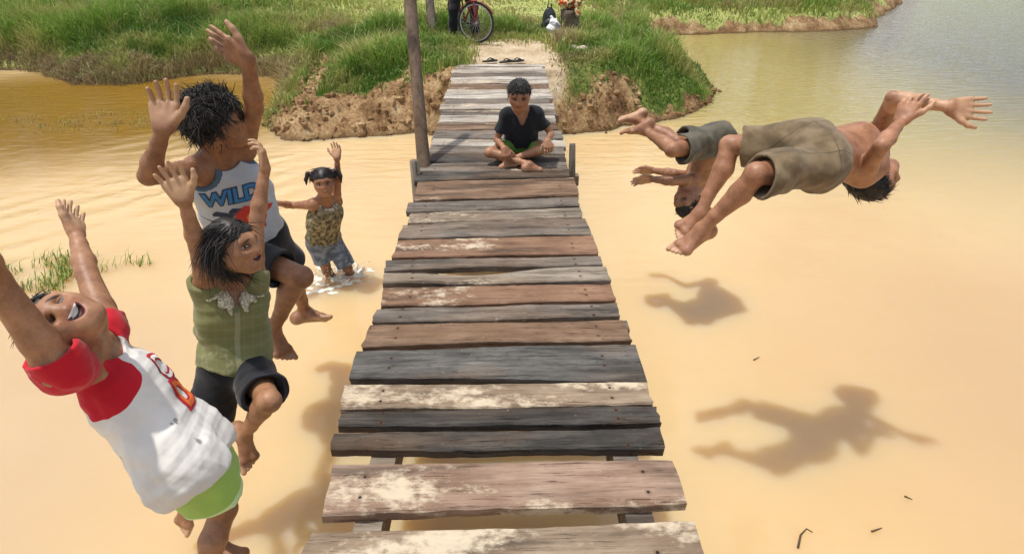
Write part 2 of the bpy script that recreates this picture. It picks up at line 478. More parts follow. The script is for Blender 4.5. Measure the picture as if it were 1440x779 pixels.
t.bump(wvf * rip * n1.st(.40, .62) * n2.st(.35, .6) * .040 + sm * calm * .02, 1.0, 1.0)
t.set(Subsurface_Weight=1.0, Subsurface_Scale=.55)
t.b.inputs['Subsurface Radius'].default_value = (1.0, .75, .35)
t.b.subsurface_method = 'RANDOM_WALK'
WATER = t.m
mb = MB()
Vw = [(-300, -150, 0), (300, -150, 0), (300, 160, 0), (-300, 160, 0), (-300, -150, -3), (300, -150, -3), (300, 160, -3), (-300, 160, -3)]
mb.add(Vw, [(0, 1, 2, 3), (7, 6, 5, 4), (0, 4, 5, 1), (1, 5, 6, 2), (2, 6, 7, 3), (3, 7, 4, 0)])
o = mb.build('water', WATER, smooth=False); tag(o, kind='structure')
# ------------------------------------------------------------------ grass
def blades(pos, h, wdt, lean, az, dry, var, seg=2):
    n = len(pos); d = np.stack([np.cos(az), np.sin(az), np.zeros(n)], 1); s = np.stack([-d[:, 1], d[:, 0], d[:, 2]], 1)
    tw = RNG.uniform(-1.2, 1.2, n); s = s * np.cos(tw)[:, None] + d * np.sin(tw)[:, None]
    up = A(0, 0, 1); m = pos + up * (h * .55)[:, None] + d * (h * lean * .28)[:, None]
    tp = pos + up * (h * (1 - .35 * lean))[:, None] + d * (h * lean * .95)[:, None]
    V = np.stack([pos - s * wdt[:, None] * .5, pos + s * wdt[:, None] * .5, m + s * wdt[:, None] * .42, m - s * wdt[:, None] * .42, tp], 1).reshape(-1, 3)
    b = np.arange(n) * 5
    return V, np.stack([b, b + 1, b + 2, b + 3], 1), np.stack([b + 3, b + 2, b + 4], 1), np.repeat(dry, 5), np.repeat(var, 5)
t = MT('grass blades', .55, .3)
gd_, gv_ = t.fac('dry'), t.fac('var')
gc_ = t.mix(gv_, (.04, .125, .016), (.25, .41, .06))
gc_ = t.mix(gd_.st(.15, .55), gc_, t.mix(gv_, (.24, .28, .06), (.50, .50, .16)))
gc_ = t.mix(gd_.st(.55, .95), gc_, t.mix(gv_, (.17, .12, .06), (.46, .36, .19)))
t.color(gc_); t.set(Transmission_Weight=0.0)
tr = t.n('ShaderNodeBsdfTranslucent'); t.nt.links.new(gc_, tr.inputs[0]); ad = t.n('ShaderNodeMixShader'); ad.inputs[0].default_value = .3
t.nt.links.new(t.b.outputs[0], ad.inputs[1]); t.nt.links.new(tr.outputs[0], ad.inputs[2]); t.nt.links.new(ad.outputs[0], t.nt.nodes['Material Output'].inputs[0])
GRASS = t.m
def scatter(n, x0, x1, y0, y1):
    x = RNG.uniform(x0, x1, n); y = RNG.uniform(y0, y1, n)
    z, d, c, p = ground(x, y); return x, y, z, d, c, p
VV = []; QQ = []; TT = []; DD = []; RR = []; base = 0
for (n, x0, x1, y0, y1, hs, ws) in ((210000, -13, 5.5, 7.2, 13.5, 1.0, 1.0), (90000, -17, 13, 13.5, 22.5, 1.0, 1.7)):
    x, y, z, d, c, p = scatter(n, x0, x1, y0, y1)
    # only what the camera side of the bank shows
    D = (np.stack([x, y, z], 1) - CAM) @ CF
    px = CXP + FPX * ((np.stack([x, y, z], 1) - CAM) @ CR) / D
    py = CYP - FPX * ((np.stack([x, y, z], 1) - CAM) @ CU) / D
    lawn = sst(y + fbm(x * .8, y * .8) * 2, 12.5, 14.0) * sst(x, -6, -2.5) * (1 - sst(x, 2.2, 3.0))
    keep = (RNG.random(n) < c * (1 - .55 * lawn)) & (d > -.16) & (px > -120) & (px < 1500) & (py > -60) & (z > -.12)
    x, y, z, d, c, lawn = [q_[keep] for q_ in (x, y, z, d, c, lawn)]; n = len(x)
    cl = fbm(x * 1.1 + 3, y * 1.1); cl2 = fbm(x * 3 + 8, y * 3)
    h = (.14 + .34 * sst(cl, .35, .7)) * RNG.uniform(.55, 1.25, n) * hs
    left = sst(x, -2.9, -3.8)
    h = h * (1 + .25 * left) * (1 - .72 * lawn) * (.6 + .4 * sst(d, .2, .9))
    h = np.where((x > .7) & (x < 5.5) & (y < 13), h * .8, h)
    near = np.exp(-((x - .12) / 1.1) ** 2) * (y < 11); h = h * (1 - .6 * near)
    dry = .08 + .45 * sst(fbm(x * .9 + 31, y * 1.6), .50, .66) + .75 * (1 - sst(d, .15, .75)) * left + .35 * lawn + .55 * sst(cl2, .55, .75) * .6 + RNG.uniform(-.1, .25, n) + .3 * near
    dry = np.where((x > 2) & (y > 14), dry + .22 * (1 - sst(d, .3, 1.4)), dry)
    var = np.clip(.15 + .75 * sst(cl, .3, .7) * RNG.uniform(.4, 1.1, n) + RNG.uniform(-.12, .2, n), 0, 1)
    stalk = RNG.random(n) < .035; h = np.where(stalk, h * 1.7, h); dry = np.where(stalk, RNG.uniform(.6, 1, n), dry)
    V, q_, t_, dd, vv = blades(np.stack([x, y, z - .01], 1), h, RNG.uniform(.008, .02, n) * ws * np.where(stalk, .6, 1), RNG.uniform(.1, .9, n), RNG.uniform(0, 2 * PI, n), np.clip(dry, 0, 1), var)
    VV.append(V); QQ.append(q_ + base); TT.append(t_ + base); DD.append(dd); RR.append(vv); base += len(V)
o = mesh_obj('grass', np.concatenate(VV), [np.concatenate(QQ), np.concatenate(TT)], GRASS, smooth=False, attrs={'dry': np.concatenate(DD), 'var': np.concatenate(RR)})
tag(o, 'green and straw coloured grass covering the banks', 'grass', kind='stuff')
# clods of earth fallen down the bank faces
n = 9000; x, y, z, d, c, p = scatter(n, -4.2, 4.0, 6.8, 10.8)
k = (d > -.12) & (d < 1.0) & (c < .55) & (RNG.random(n) < .40) & (p < .2); x, y, z, d = x[k], y[k], z[k], d[k]
mb = MB()
bm = bmesh.new(); bmesh.ops.create_icosphere(bm, subdivisions=1, radius=1); IV = np.array([v_.co[:] for v_ in bm.verts]); IT = np.array([[v_.index for v_ in f_.verts] for f_ in bm.faces]); bm.free()
for xx, yy_, zz_ in zip(x, y, z):
    r_ = .014 + .055 * RNG.random() ** 3
    V = IV * (1 + RNG.uniform(-.3, .3, (len(IV), 1))) * RNG.uniform(.6, 1.3, 3) * r_
    mb.add(V + A(xx, yy_, zz_ + r_ * .2), (), IT)
nV = sum(len(q_) for q_ in mb.V)
tag(mb.build('rubble', EARTH, smooth=False, attrs={'cover': np.zeros(nV), 'path': np.zeros(nV)}), 'crumbling clods of orange earth on the eroded bank faces', 'clods', kind='stuff')
# floating weeds on the left
def weeds(name, label, cx, cy, rx, ry, n, hmax, dry, lean=(.6, 1.2), pxr=None):
    r = np.sqrt(RNG.random(n)); a = RNG.uniform(0, 2 * PI, n)
    x = cx + rx * r * np.cos(a) * (1 + .3 * np.sin(3 * a)); y = cy + ry * r * np.sin(a)
    keep = RNG.random(n) < sst(fbm(x * 4 + 2, y * 9), .40, .62); x, y = x[keep], y[keep]; n = len(x)
    V, q_, t_, dd, vv = blades(np.stack([x, y, np.full(n, -.01)], 1), RNG.uniform(.25, 1, n) * hmax, RNG.uniform(.003, .010, n), RNG.uniform(*lean, n), RNG.normal(.1, .9, n), np.clip(dry + RNG.uniform(-.2, .3, n), 0, 1), RNG.uniform(0, .8, n))
    return tag(mesh_obj(name, V, [q_, t_], GRASS, smooth=False, attrs={'dry': dd, 'var': vv}), label, 'weeds', kind='stuff')
p1 = onz(85, 386, 0); weeds('weeds', 'green weeds floating on the brown water by the red sleeved boy', p1[0] - .05, p1[1], .62, .30, 1500, .17, .2)
p1 = onz(135, 172, 0); weeds('weeds', 'thin dark weeds trailing across the ochre inlet', p1[0], p1[1], 1.5, .55, 900, .13, .75, (1.0, 1.35))
# ------------------------------------------------------------------ weathered wood
def wood(name, cols, pale=0.0, palec=(.62, .52, .38), dark=.35, rough=.8, gs=1.0, up=False):
    t = MT(name, rough, .18); oi = t.n('ShaderNodeObjectInfo'); tcn = t.n('ShaderNodeTexCoord')
    ad = t.n('ShaderNodeVectorMath'); ad.operation = 'MULTIPLY_ADD'
    t.nt.links.new(oi.outputs['Random'], ad.inputs[0]); ad.inputs[1].default_value = (37, 19, 11); t.nt.links.new(tcn.outputs['Object'], ad.inputs[2])
    v0 = ad.outputs[0]
    def sc(s):
        if up: s = (s[1], s[2], s[0])
        m = t.n('ShaderNodeMapping'); m.inputs['Scale'].default_value = s; t.nt.links.new(v0, m.inputs[0]); return m.outputs[0]
    g = t.noise(sc((1.6, 26, 26)), 1.6 * gs, 6, .65, .5); f = t.noise(sc((5, 120, 120)), 1.5, 4, .6)
    b = t.noise(sc((2.2, 5.5, 5)), 1.7, 5, .62); s = t.noise(sc((9, 16, 16)), 2.2, 5, .7); k = t.noise(sc((1.1, 3.2, 3)), 1.2, 3)
    c = t.ramp(b * .45 + g * .35 + f * .2, [(.30, cols[0]), (.47, cols[1]), (.60, cols[2]), (.76, cols[3])])
    lowf = t.noise(sc((.9, 7, 7)), 1.3, 4, .6); c = t.mix(k.st(.42, .62) * .38, c, (.17, .10, .055)); c = t.mix(lowf.st(.50, .66) * .62, c, (.030, .024, .020))
    c = t.mix((g * .5 + f * .5).st(.46, .35) * .9, c, tuple(x * .25 for x in cols[0]))        # cracks along the grain
    c = t.mix(s.st(.57, .72) * dark, c, (.02, .018, .018))                                          # mould stains
    if pale: c = t.mix((k * .7 + s * .3).st(.62 - pale, .72 - pale) * .85, c, palec)                # bleaching, dried mud and painted-in blown-out highlights
    c = t.mix(t.noise(sc((14, 22, 22)), 3, 3).st(.68, .76) * .25, c, (.50, .46, .40))
    xx_, yy_, zz_ = t.xyz(tcn.outputs['Object'])
    rn = X(t.nt, oi.outputs['Random'])
    nail = (((xx_.abs() - .45 - rn * .03) / .0055).sq() + ((yy_.abs() - .024 - rn * .02) / .0055).sq())
    c = t.mix(nail.st(9, 1) * .35 * zz_.st(-.02, 0), c, (.10, .045, .02)); c = t.mix(nail.st(1.4, .8) * zz_.st(-.02, 0), c, (.025, .018, .014))
    t.color(c).bump(g * .55 + f * .3 + s * .15, .85, .014); return t.m
W = dict(
    brown=wood('brown weathered wood', [(0.080, 0.046, 0.029), (0.176, 0.108, 0.068), (0.264, 0.173, 0.115), (0.400, 0.300, 0.216)], .03, dark=.5),
    red=wood('red brown weathered wood', [(0.112, 0.054, 0.032), (0.216, 0.119, 0.076), (0.304, 0.185, 0.119), (0.440, 0.308, 0.209)], .03, dark=.5),
    grey=wood('grey weathered wood', [(0.056, 0.048, 0.040), (0.136, 0.115, 0.097), (0.240, 0.204, 0.169), (0.384, 0.339, 0.274)], .03),
    dark=wood('black weathered wood', [(0.016, 0.015, 0.014), (0.044, 0.040, 0.036), (0.104, 0.092, 0.079), (0.288, 0.254, 0.209)], .0, dark=.7),
    blue=wood('blue grey cracked wood', [(0.028, 0.027, 0.026), (0.080, 0.077, 0.072), (0.164, 0.154, 0.140), (0.336, 0.308, 0.259)], .0, dark=.6),
    pale=wood('pale muddy wood', [(0.128, 0.089, 0.061), (0.224, 0.162, 0.112), (0.320, 0.246, 0.173), (0.448, 0.362, 0.259)], .12),
    pink=wood('pale pinkish wood', [(0.152, 0.089, 0.061), (0.256, 0.166, 0.119), (0.368, 0.262, 0.194), (0.496, 0.385, 0.288)], .11),
    overlit=wood('overexposed pale wood', [(.22, .19, .16), (.38, .34, .29), (.54, .49, .42), (.70, .64, .55)], .05),  # overexposed far planks, the extra brightness put into the colour
    light=wood('bleached grey wood', [(0.120, 0.100, 0.079), (0.224, 0.185, 0.144), (0.336, 0.285, 0.223), (0.480, 0.416, 0.324)], .03, dark=.5),
    pole=wood('brown pole wood', [(.06, .042, .03), (.14, .10, .072), (.23, .17, .125), (.34, .27, .20)], 0, gs=.7, up=True),
    post=wood('grey post wood', [(.06, .05, .04), (.15, .125, .10), (.26, .22, .18), (.42, .37, .30)], 0, up=True),
)
bridge = empty('footbridge', (0, 0, DECK), 'narrow footbridge of uneven weathered planks over the brown water', 'footbridge')
TH = .042
def plank(tl, tr, br, bl, style, label=None, wavy=0.0, crack=False, th=TH, lift=0.0):
    """corners on the deck: far-left, far-right, near-right, near-left"""
    nx, L = 44, []
    cx = sum(np.array(c) for c in (tl, tr, br, bl)) / 4
    ph = RNG.uniform(0, 100); bow = RNG.normal(0, .004)
    V = []
    for i in range(nx + 1):
        s = i / nx
        f = np.array(tl) * (1 - s) + np.array(tr) * s; n = np.array(bl) * (1 - s) + np.array(br) * s
        e1 = (vn(A(ph + s * 4.5), A(3.))[0] - .5) * .014 + (vn(A(ph + s * 25), A(9.))[0] - .5) * .005
        e2 = (vn(A(ph + s * 4.5), A(53.))[0] - .5) * .014 + (vn(A(ph + s * 25), A(77.))[0] - .5) * .005
        y1 = f[1] + e1; y0 = n[1] + e2
        if wavy:
            y1 -= wavy * math.exp(-((s - .42) / .22) ** 2) * 1.0; y0 -= wavy * .45 * math.exp(-((s - .42) / .3) ** 2)
        xx = f[0] * .5 + n[0] * .5
        # slanted end cuts
        zz = DECK + lift + bow * math.sin(s * PI) + (vn(A(ph + s * 5), A(20.))[0] - .5) * .006
        x1, x0 = f[0], n[0]
        if crack:
            zz -= 0
        pr = [(y1, -th), (y1 + .001, -.007), (y1 - .006, 0), (y1 * .66 + y0 * .34, .002 * math.sin(ph)), (y1 * .34 + y0 * .66, -.002 * math.sin(ph * 2)), (y0 + .006, 0), (y0 - .001, -.007), (y0, -th)]
        for q, (yq, zq) in enumerate(pr):
            u = (yq - y0) / max(1e-6, y1 - y0)
            V.append((x0 * (1 - u) + x1 * u, yq, zz + zq + (RNG.uniform(-1, 1) * .0012 if 0 < q < 7 else 0)))
    V = np.array(V)
    # ragged ends
    for e in (0, nx):
        V[e * 8:e * 8 + 8, 0] += RNG.uniform(-.005, .005, 8)
    Qd = []
    for i in range(nx):
        for k in range(8):
            a, b = i * 8 + k, i * 8 + (k + 1) % 8
            Qd.append((a, a + 8, b + 8, b))
    E = [tuple(range(7, -1, -1)), tuple(nx * 8 + k for k in range(8))]
    Qd = np.array(Qd)
    capsT = []
    for k in range(1, 7): capsT += [(0, k + 1, k), (nx * 8, nx * 8 + k, nx * 8 + k + 1)]
    me_root = empty_plank(cx, V, Qd, np.array(capsT), style)
    if label: me_root['label'] = label
    return me_root
def empty_plank(c, V, Qd, Tq, style):
    o = mesh_obj('plank', V - np.array([c[0], c[1], DECK]), [Qd, Tq], W[style], None, smooth=False)
    o.parent = bridge; o.location = (c[0], c[1], 0.0)
    return o
def xl(y): return np.interp(y, [92, 150, 185, 225, 240, 300, 370, 435, 500, 600, 640, 700, 779, 950], [641, 622, 611, 597, 590, 574, 546, 530, 501, 474, 465, 462, 418, 330])
def xr(y): return np.interp(y, [92, 185, 240, 300, 350, 400, 450, 500, 550, 610, 640, 700, 779, 950], [764, 786, 801, 820, 838, 858, 873, 899, 914, 934, 942, 963, 985, 1060])
def dk(px, py): return onz(px, py, DECK)
near = [(880, 868, 1090, 1070, 'brown', None), (750, 732, 868, 856, 'pale', 'pale muddy plank bleached cream on its left half'), (651, 646, 724, 706, 'pink', 'broad pinkish brown plank with cream patches'),  # cream on the muddy plank's left half is a painted-in highlight
        (608, 600, 632, 627, 'dark', 'black plank with white flecks'), (577, 571, 599, 594, 'dark', None), (541, 537, 573, 567, 'pale', 'pale plank with a bleached cream middle'),  # cream middle of the pale plank is a painted-in highlight
        (492, 483, 530, 534, 'blue', 'blue grey plank with long cracks'), (457, 450, 486, 476, 'brown', None), (433, 425, 451, 442, 'grey', None), (403, 398, 429, 420, 'red', None),
        (383, 374, 396, 393, 'light', 'pale plank with a wavy hollowed edge'), (366, 360, 379, 371, 'grey', None), (338, 331, 362, 355, 'red', 'red brown plank'), (316, 306, 335, 328, 'grey', None),
        (299, 291, 313, 304, 'light', None), (284, 276, 297, 288, 'grey', None), (256, 249, 281, 273, 'brown', None), (243, 238, 254, 247, 'dark', None)]
for (a, b, c, d, st, lb) in near:
    jl, jr = RNG.uniform(-4, 4, 2)
    ya, yc = (a + b) / 2, (c + d) / 2
    plank(dk(xl(a) + jl, a), dk(xr(b) + jr, b), dk(xr(d) + jr, d), dk(xl(c) + jl, c), st, lb, wavy=.055 if st == 'light' and a > 380 else 0)
y1 = dk(700, 241)[1]; yend = dk(700, 91)[1]; k = 0
stys = ['grey', 'dark', 'grey', 'overlit', 'grey', 'brown', 'overlit', 'grey', 'overlit', 'grey', 'overlit', 'overlit', 'brown', 'overlit', 'overlit', 'grey', 'overlit', 'overlit', 'overlit', 'overlit', 'overlit', 'overlit', 'overlit']
while y1 < yend - .05:
    wd = RNG.uniform(.15, .25); y0, y2 = y1, min(y1 + wd, yend)
    def cx(xpix, Y):       # deck edge at a distance Y
        py = 92.0
        for _ in range(30):
            pt = dk(700, py); py += (pt[1] - Y) * 12
        return py
    pa, pb = cx(0, y2), cx(0, y0)
    sk = RNG.normal(0, .012); jl, jr = RNG.uniform(-3.5, 3.5), RNG.uniform(-3, 4)
    c4 = [dk(xl(pa) + jl, pa), dk(xr(pa) + jr, pa), dk(xr(pb) + jr, pb), dk(xl(pb) + jl, pb)]
    for q_, s_ in zip(c4, (sk, -sk, -sk, sk)): q_[1] += s_
    plank(*c4, stys[min(k, len(stys) - 1)])
    y1 = y2 + RNG.uniform(.012, .03); k += 1
def beam(name, a, b, wx, wz, mat, parent=None):
    a, b = A(*a), A(*b); d = nrm(b - a); s = nrm(np.cross(d, A(0, 0, 1))); u = np.cross(s, d); V = []
    for p_ in (a, b):
        for (i, j) in ((-1, -1), (1, -1), (1, 1), (-1, 1)): V.append(p_ + s * i * wx / 2 + u * j * wz / 2)
    mb = MB(); mb.add(V, [(0, 1, 5, 4), (1, 2, 6, 5), (2, 3, 7, 6), (3, 0, 4, 7), (3, 2, 1, 0), (4, 5, 6, 7)]); return mb.build(name, mat, parent, smooth=False)
for xx in (-.44, .44):
    beam('stringer', (xx - .01, -.6, DECK - TH - .063), (xx + .05, yend + .1, DECK - TH - .063), .09, .12, W['light' if xx < 0 else 'grey'], bridge)
for Y in (.35, 2.4, 4.55, 6.4):
    beam('crossbeam', (-.62, Y, DECK - TH - .170), (.66, Y, DECK - TH - .170), .08, .085, W['grey'], bridge)
    for xx in (-.50, .50):
        mb = MB(); mb.tube([(xx, Y + .09, -1.0), (xx + .01, Y + .09, DECK - TH - .13)], [.05, .045], 10, jit=.08); mb.build('support_post', W['post'], bridge)
# posts
b0 = onz(594, 232, DECK); top_ = P(577, 0, 4.42); ex = b0 + (top_ - b0) * 1.55; lo = b0 - (top_ - b0) * .9
mb = MB(); pts = [lo + (ex - lo) * s + A((vn(A(s * 7), A(2.))[0] - .5) * .03, (vn(A(s * 7), A(33.))[0] - .5) * .03, 0) for s in np.linspace(0, 1, 26)]
mb.tube(pts, np.linspace(.058, .044, 26) * (1 + .03 * np.sin(np.linspace(0, 9, 26))), 14, jit=.05)
POLE_MAT = W['pole']
po = mb.build('wooden_pole', POLE_MAT); tag(po, 'tall bare brown pole leaning at the left edge of the plank bridge', 'pole')
b1 = onz(588, 245, DECK); mb = MB(); mb.tube([(b1[0] - .03, b1[1] + .02, -.9), (b1[0] - .02, b1[1] + .02, DECK + .10)], [.042, .034], 9, jit=.16)
tag(mb.build('wooden_post', W['post']), 'short dark post stub beside the foot of the tall brown pole', 'post')
b1 = onz(799, 238, DECK); mb = MB(); mb.tube([(b1[0] + .045, b1[1], -.9), (b1[0] + .04, b1[1], .4), (b1[0] + .02, b1[1], DECK + .20)], [.042, .036, .026], 9, jit=.18)
tag(mb.build('wooden_post', W['post']), 'rough wooden post standing at the right edge of the bridge by the seated boy', 'post')
g = onz(610, 52, .74); tp = P(604, 0, np.dot(g - CAM, CF)); mb = MB(); d = (tp - g)
mb.tube([g - d * .3, g + d * .5, g + d * 1.2, g + d * 2.4], [.085, .08, .075, .065], 10, jit=.08)
tag(mb.build('wooden_post', W['post']), 'pale grey wooden post on the grass behind the tall brown pole', 'post')
# ------------------------------------------------------------------ skin, hair and cloth materials
def skin_mat(name, base, smile=0.0, teeth=True, brow=1.0, closed=False, eye=.022):
    t = MT(name, .50, .45); v = t.vec(kind='geo'); n1 = t.noise(v, 14, 5, .65); n2 = t.noise(v, 140, 2)
    dk_ = (base[0] * .66, base[1] * .60, base[2] * .56); lt = (base[0] * 1.22, base[1] * 1.26, base[2] * 1.30)
    c = t.mix((n1 * .8 + n2 * .2).st(.3, .7), dk_, lt)
    c = t.mix(t.fac('palm').st(.2, .8) * .8, c, (base[0] * 1.25 + .07, base[1] * 1.5 + .05, base[2] * 1.6 + .035))
    x, y, z = t.xyz(t.vec('hc')); xa = x.abs()
    inz = z.st(.13, .17) * z.st(.75, .7)
    def ell(cx, cy, rx, ry, X_=xa, soft=.25):
        d = ((X_ - cx) / rx).sq() + ((y - cy) / ry).sq()
        return d.st(1 + soft, 1 - soft) * inz
    c = t.mix(ell(0.17, -.13, .10, .09, soft=.8) * .25, c, (base[0] * 1.25, base[1] * .95, base[2] * .85))
    # brows
    yb = y - (x.sq() * -1.3)
    d = ((xa - .165) / .095).sq() + ((yb - .128) / .022).sq()
    c = t.mix(d.st(1.5, .5) * inz * .85 * brow, c, (.018, .012, .010))
    eh = .012 if closed else eye
    c = t.mix(ell(.158, .004, .082, eh + .020), c, (base[0] * .30, base[1] * .25, base[2] * .25))
    if not closed:
        c = t.mix(ell(.158, .0, .066, eh), c, (.55, .50, .45))
        c = t.mix(ell(.158, .004, .036, .034) * ell(.158, .0, .066, eh + .004), c, (.018, .010, .008))
    else:
        c = t.mix(ell(.158, -.004, .07, .012), c, (.02, .012, .01))
    # nostrils
    c = t.mix(ell(.042, -.198, .022, .014) * .8, c, (base[0] * .2, base[1] * .15, base[2] * .15))
    ym = y - x.sq() * (3.2 * smile)
    mw = .115 + .05 * smile; op = .020 + .050 * smile
    d = (x / mw).sq() + ((ym + .285) / (op + .018)).sq()
    lipc = (min(1, base[0] * 1.05), base[1] * .72, base[2] * .78)
    c = t.mix(d.st(1.25, .8) * inz, c, lipc)
    if smile > 0:
        d2 = (x / (mw * .9)).sq() + ((ym + .285) / op).sq()
        c = t.mix(d2.st(1.15, .85) * inz, c, (.07, .016, .016))
        if teeth: c = t.mix(d2.st(1.05, .8) * (ym + .285 - op * .45).st(-.006, .004) * inz, c, (.80, .78, .72))
    else:
        c = t.mix(((x / mw).sq() + ((ym + .285) / .006).sq()).st(1.3, .7) * inz, c, (base[0] * .3, base[1] * .2, base[2] * .2))
    t.color(c).bump(n2 * .5 + n1 * .5, .22, .004)
    t.set(Subsurface_Weight=.12, Subsurface_Scale=.012)
    t.b.inputs['Subsurface Radius'].default_value = (1, .35, .18)
    return t.m
t = MT('black hair', .5, .4); v = t.vec(kind='geo'); n = t.noise(v, 90, 3)
t.color(t.mix(n, (.006, .005, .005), (.028, .022, .019))); HAIR = t.m
def cloth(name, fn, rough=.9, weave=900, bump=.25):
    """fn(t, x, y, z) -> colour; x right, y up, z front of the wearer, metres from the chest"""
    t = MT(name, rough, .2); x, y, z = t.xyz(t.vec('lc')); v = t.vec(kind='geo')
    c = fn(t, x, y, z, v); n = t.noise(v, 260, 2); n2 = t.noise(v, 14, 4)
    c = t.mix((n2 - .5).abs().st(0, .25) * .0, c, c)
    t.color(c).bump(n * .5 + n2 * .6, bump, .006); t.set(Sheen_Weight=.15)
    return t.m
# ------------------------------------------------------------------ figures
class Fig:
    pass
def frame(u, r):
    u = nrm(u); r = nrm(np.asarray(r) - u * (np.asarray(r) @ u)); f = np.cross(u, r)
    return np.array([r, u, f])
def person(name_label, S, j, skin, h=.005, group=None, fat=1.0, mouth=0.0, hand_curl=.25, barefoot=True):
    """j: pel, chest, r (rough direction of the wearer's right), sh/el/wr/kn/an: (right, left), hand: ((dir, palm), ...),
       foot: ((dir, sole normal), ...), head: (centre, up, front)"""
    g = Fig(); g.S = S; g.j = j; g.h = h
    pel, chest = j['pel'], j['chest']; M = frame(chest - pel, j['r']); r, u, f = M; g.M = M; g.chest = chest; g.pel = pel
    Mp = frame(j.get('pu', chest - pel), j.get('pr', j['r'])); rp, up, fp = Mp; g.Mp = Mp
    hw = .058 * S
    hips = j.get('hip', (pel + rp * hw, pel - rp * hw)); g.hips = hips
    B = Field()
    w = fat
    def torso(F, e=0.0, k=.035):
        F.el(pel + up * .008 * S, Mp, A(.090 * w * S, .072 * S, .062 * w * S) + e, k)
        for q in hips: F.el(q - fp * .022 * S - up * .01 * S, Mp, A(.050, .056, .052) * S + e, k)
        mid = pel * .55 + chest * .45 - f * .006 * S
        F.rc(pel + up * .03 * S, mid, .082 * w * S + e, .078 * w * S + e, k, flat=(f, .70))
        F.rc(mid, chest - u * .09 * S, .078 * w * S + e, .088 * w * S + e, k, flat=(f, .72))
        F.el(chest - u * .085 * S, M, A(.094 * w * S, .110 * S, .066 * w * S) + e, k)
        for s_ in (1, -1): F.el(chest + r * s_ * .045 * S - u * .06 * S + f * .03 * S, M, A(.045, .04, .032) * S + e, .04)
        for q in j['sh']: F.rc(chest - u * .01 * S, q - (q - chest) * .1, .044 * S + e, .038 * S + e, k, flat=(f, .85))
    def limb_arm(F, i, k=.010):
        s, l, wq = j['sh'][i], j['el'][i], j['wr'][i]; S = g.S * j.get('arm', 1.0)
        F.rc(s, s + (l - s) * .35, .031 * S, .0275 * S, .02); F.rc(s + (l - s) * .33, l, .0275 * S, .0215 * S, k)
        F.rc(l, l + (wq - l) * .28, .0215 * S, .0235 * S, k); F.rc(l + (wq - l) * .28, l + (wq - l) * .7, .0235 * S, .0165 * S, k); F.rc(l + (wq - l) * .7, wq, .0165 * S, .0155 * S, k)
    def limb_leg(F, i, k=.012):
        hp, kn, an = hips[i], j['kn'][i], j['an'][i]
        F.rc(hp, hp + (kn - hp) * .5, .053 * w * S, .045 * w * S, .02); F.rc(hp + (kn - hp) * .5, kn, .045 * w * S, .0315 * S, k)
        d = nrm(an - kn); bk = nrm(np.cross(d, np.cross(kn - hp, d) + 1e-6 * rp))   # towards the back of the knee
        th = nrm(kn - hp); bk = -th - d * (-th @ d); bk = nrm(bk) if np.linalg.norm(bk) > .2 else -fp
        F.el(kn - bk * .004 * S, np.eye(3), A(.033, .033, .033) * S, k)
        c1 = kn + (an - kn) * .32 + bk * .010 * S
        F.rc(kn, c1, .0305 * S, .0335 * S, k); F.rc(c1, kn + (an - kn) * .72, .0335 * S, .0215 * S, k); F.rc(kn + (an - kn) * .72, an, .0215 * S, .0205 * S, k)
    torso(B)
    for i in (0, 1): limb_arm(B, i); limb_leg(B, i)
    for i, q in enumerate(j['sh']): B.el(q, np.eye(3), A(.034, .034, .034) * S, .03)
    # hands
    palmv = []
    for i in (0, 1):
        if j['hand'][i] is None: continue
        hd, pn = j['hand'][i][:2]; curl = j['hand'][i][2] if len(j['hand'][i]) > 2 else hand_curl
        spr = j['hand'][i][3] if len(j['hand'][i]) > 3 else .16
        hd = nrm(hd); pn = nrm(pn - hd * (pn @ hd)); th = np.cross(hd, pn) * (1 if i == 0 else -1)
        wq = j['wr'][i]; L = .108 * S; rf = .0058 * S
        palmv.append((wq + hd * L * .5, pn, L, hd))
        for q in range(4):
            off = (.235, .08, -.08, -.225)[q]; kn_ = wq + hd * L * (.47, .50, .485, .44)[q] + th * L * off
            B.rc(wq + th * L * off * .5 + hd * L * .02, kn_, .0125 * S, .0095 * S, .010)
            fl = L * (.43, .48, .44, .35)[q]; ang = -off * spr * 3.6; c = curl * (.8 + .25 * q)
            dd = nrm(hd * math.cos(ang) - th * math.sin(ang)); p0 = kn_
            for sg, (ln, cc) in enumerate(((.45, c * .7), (.30, c * 1.1), (.25, c * .9))):
                ax_ = np.cross(dd, pn); cth, sth = math.cos(cc), math.sin(cc)
                pl = nrm(pn - dd * (pn @ dd)); dd = nrm(dd * cth + pl * sth)
                p1 = p0 + dd * fl * ln; B.rc(p0, p1, rf * (1.1, 1.0, .92)[sg], rf * (1.0, .92, .8)[sg], .004); p0 = p1
        t0 = wq + hd * L * .10 + th * L * .16; t1 = wq + hd * L * .30 + th * L * .36 + pn * L * .07
        t2 = t1 + nrm(hd * .85 + th * (.45 + spr) + pn * .2) * L * .20; t3 = t2 + nrm(hd * .95 + th * .25 + pn * .15) * L * .17
        B.chain([t0, t1, t2, t3], [.0115 * S, .0085 * S, .0072 * S, .0058 * S], .007)
        B.rc(wq, wq + hd * L * .2, .0150 * S, .0150 * S, .012, flat=(pn, .8))
    # feet
    solev = []
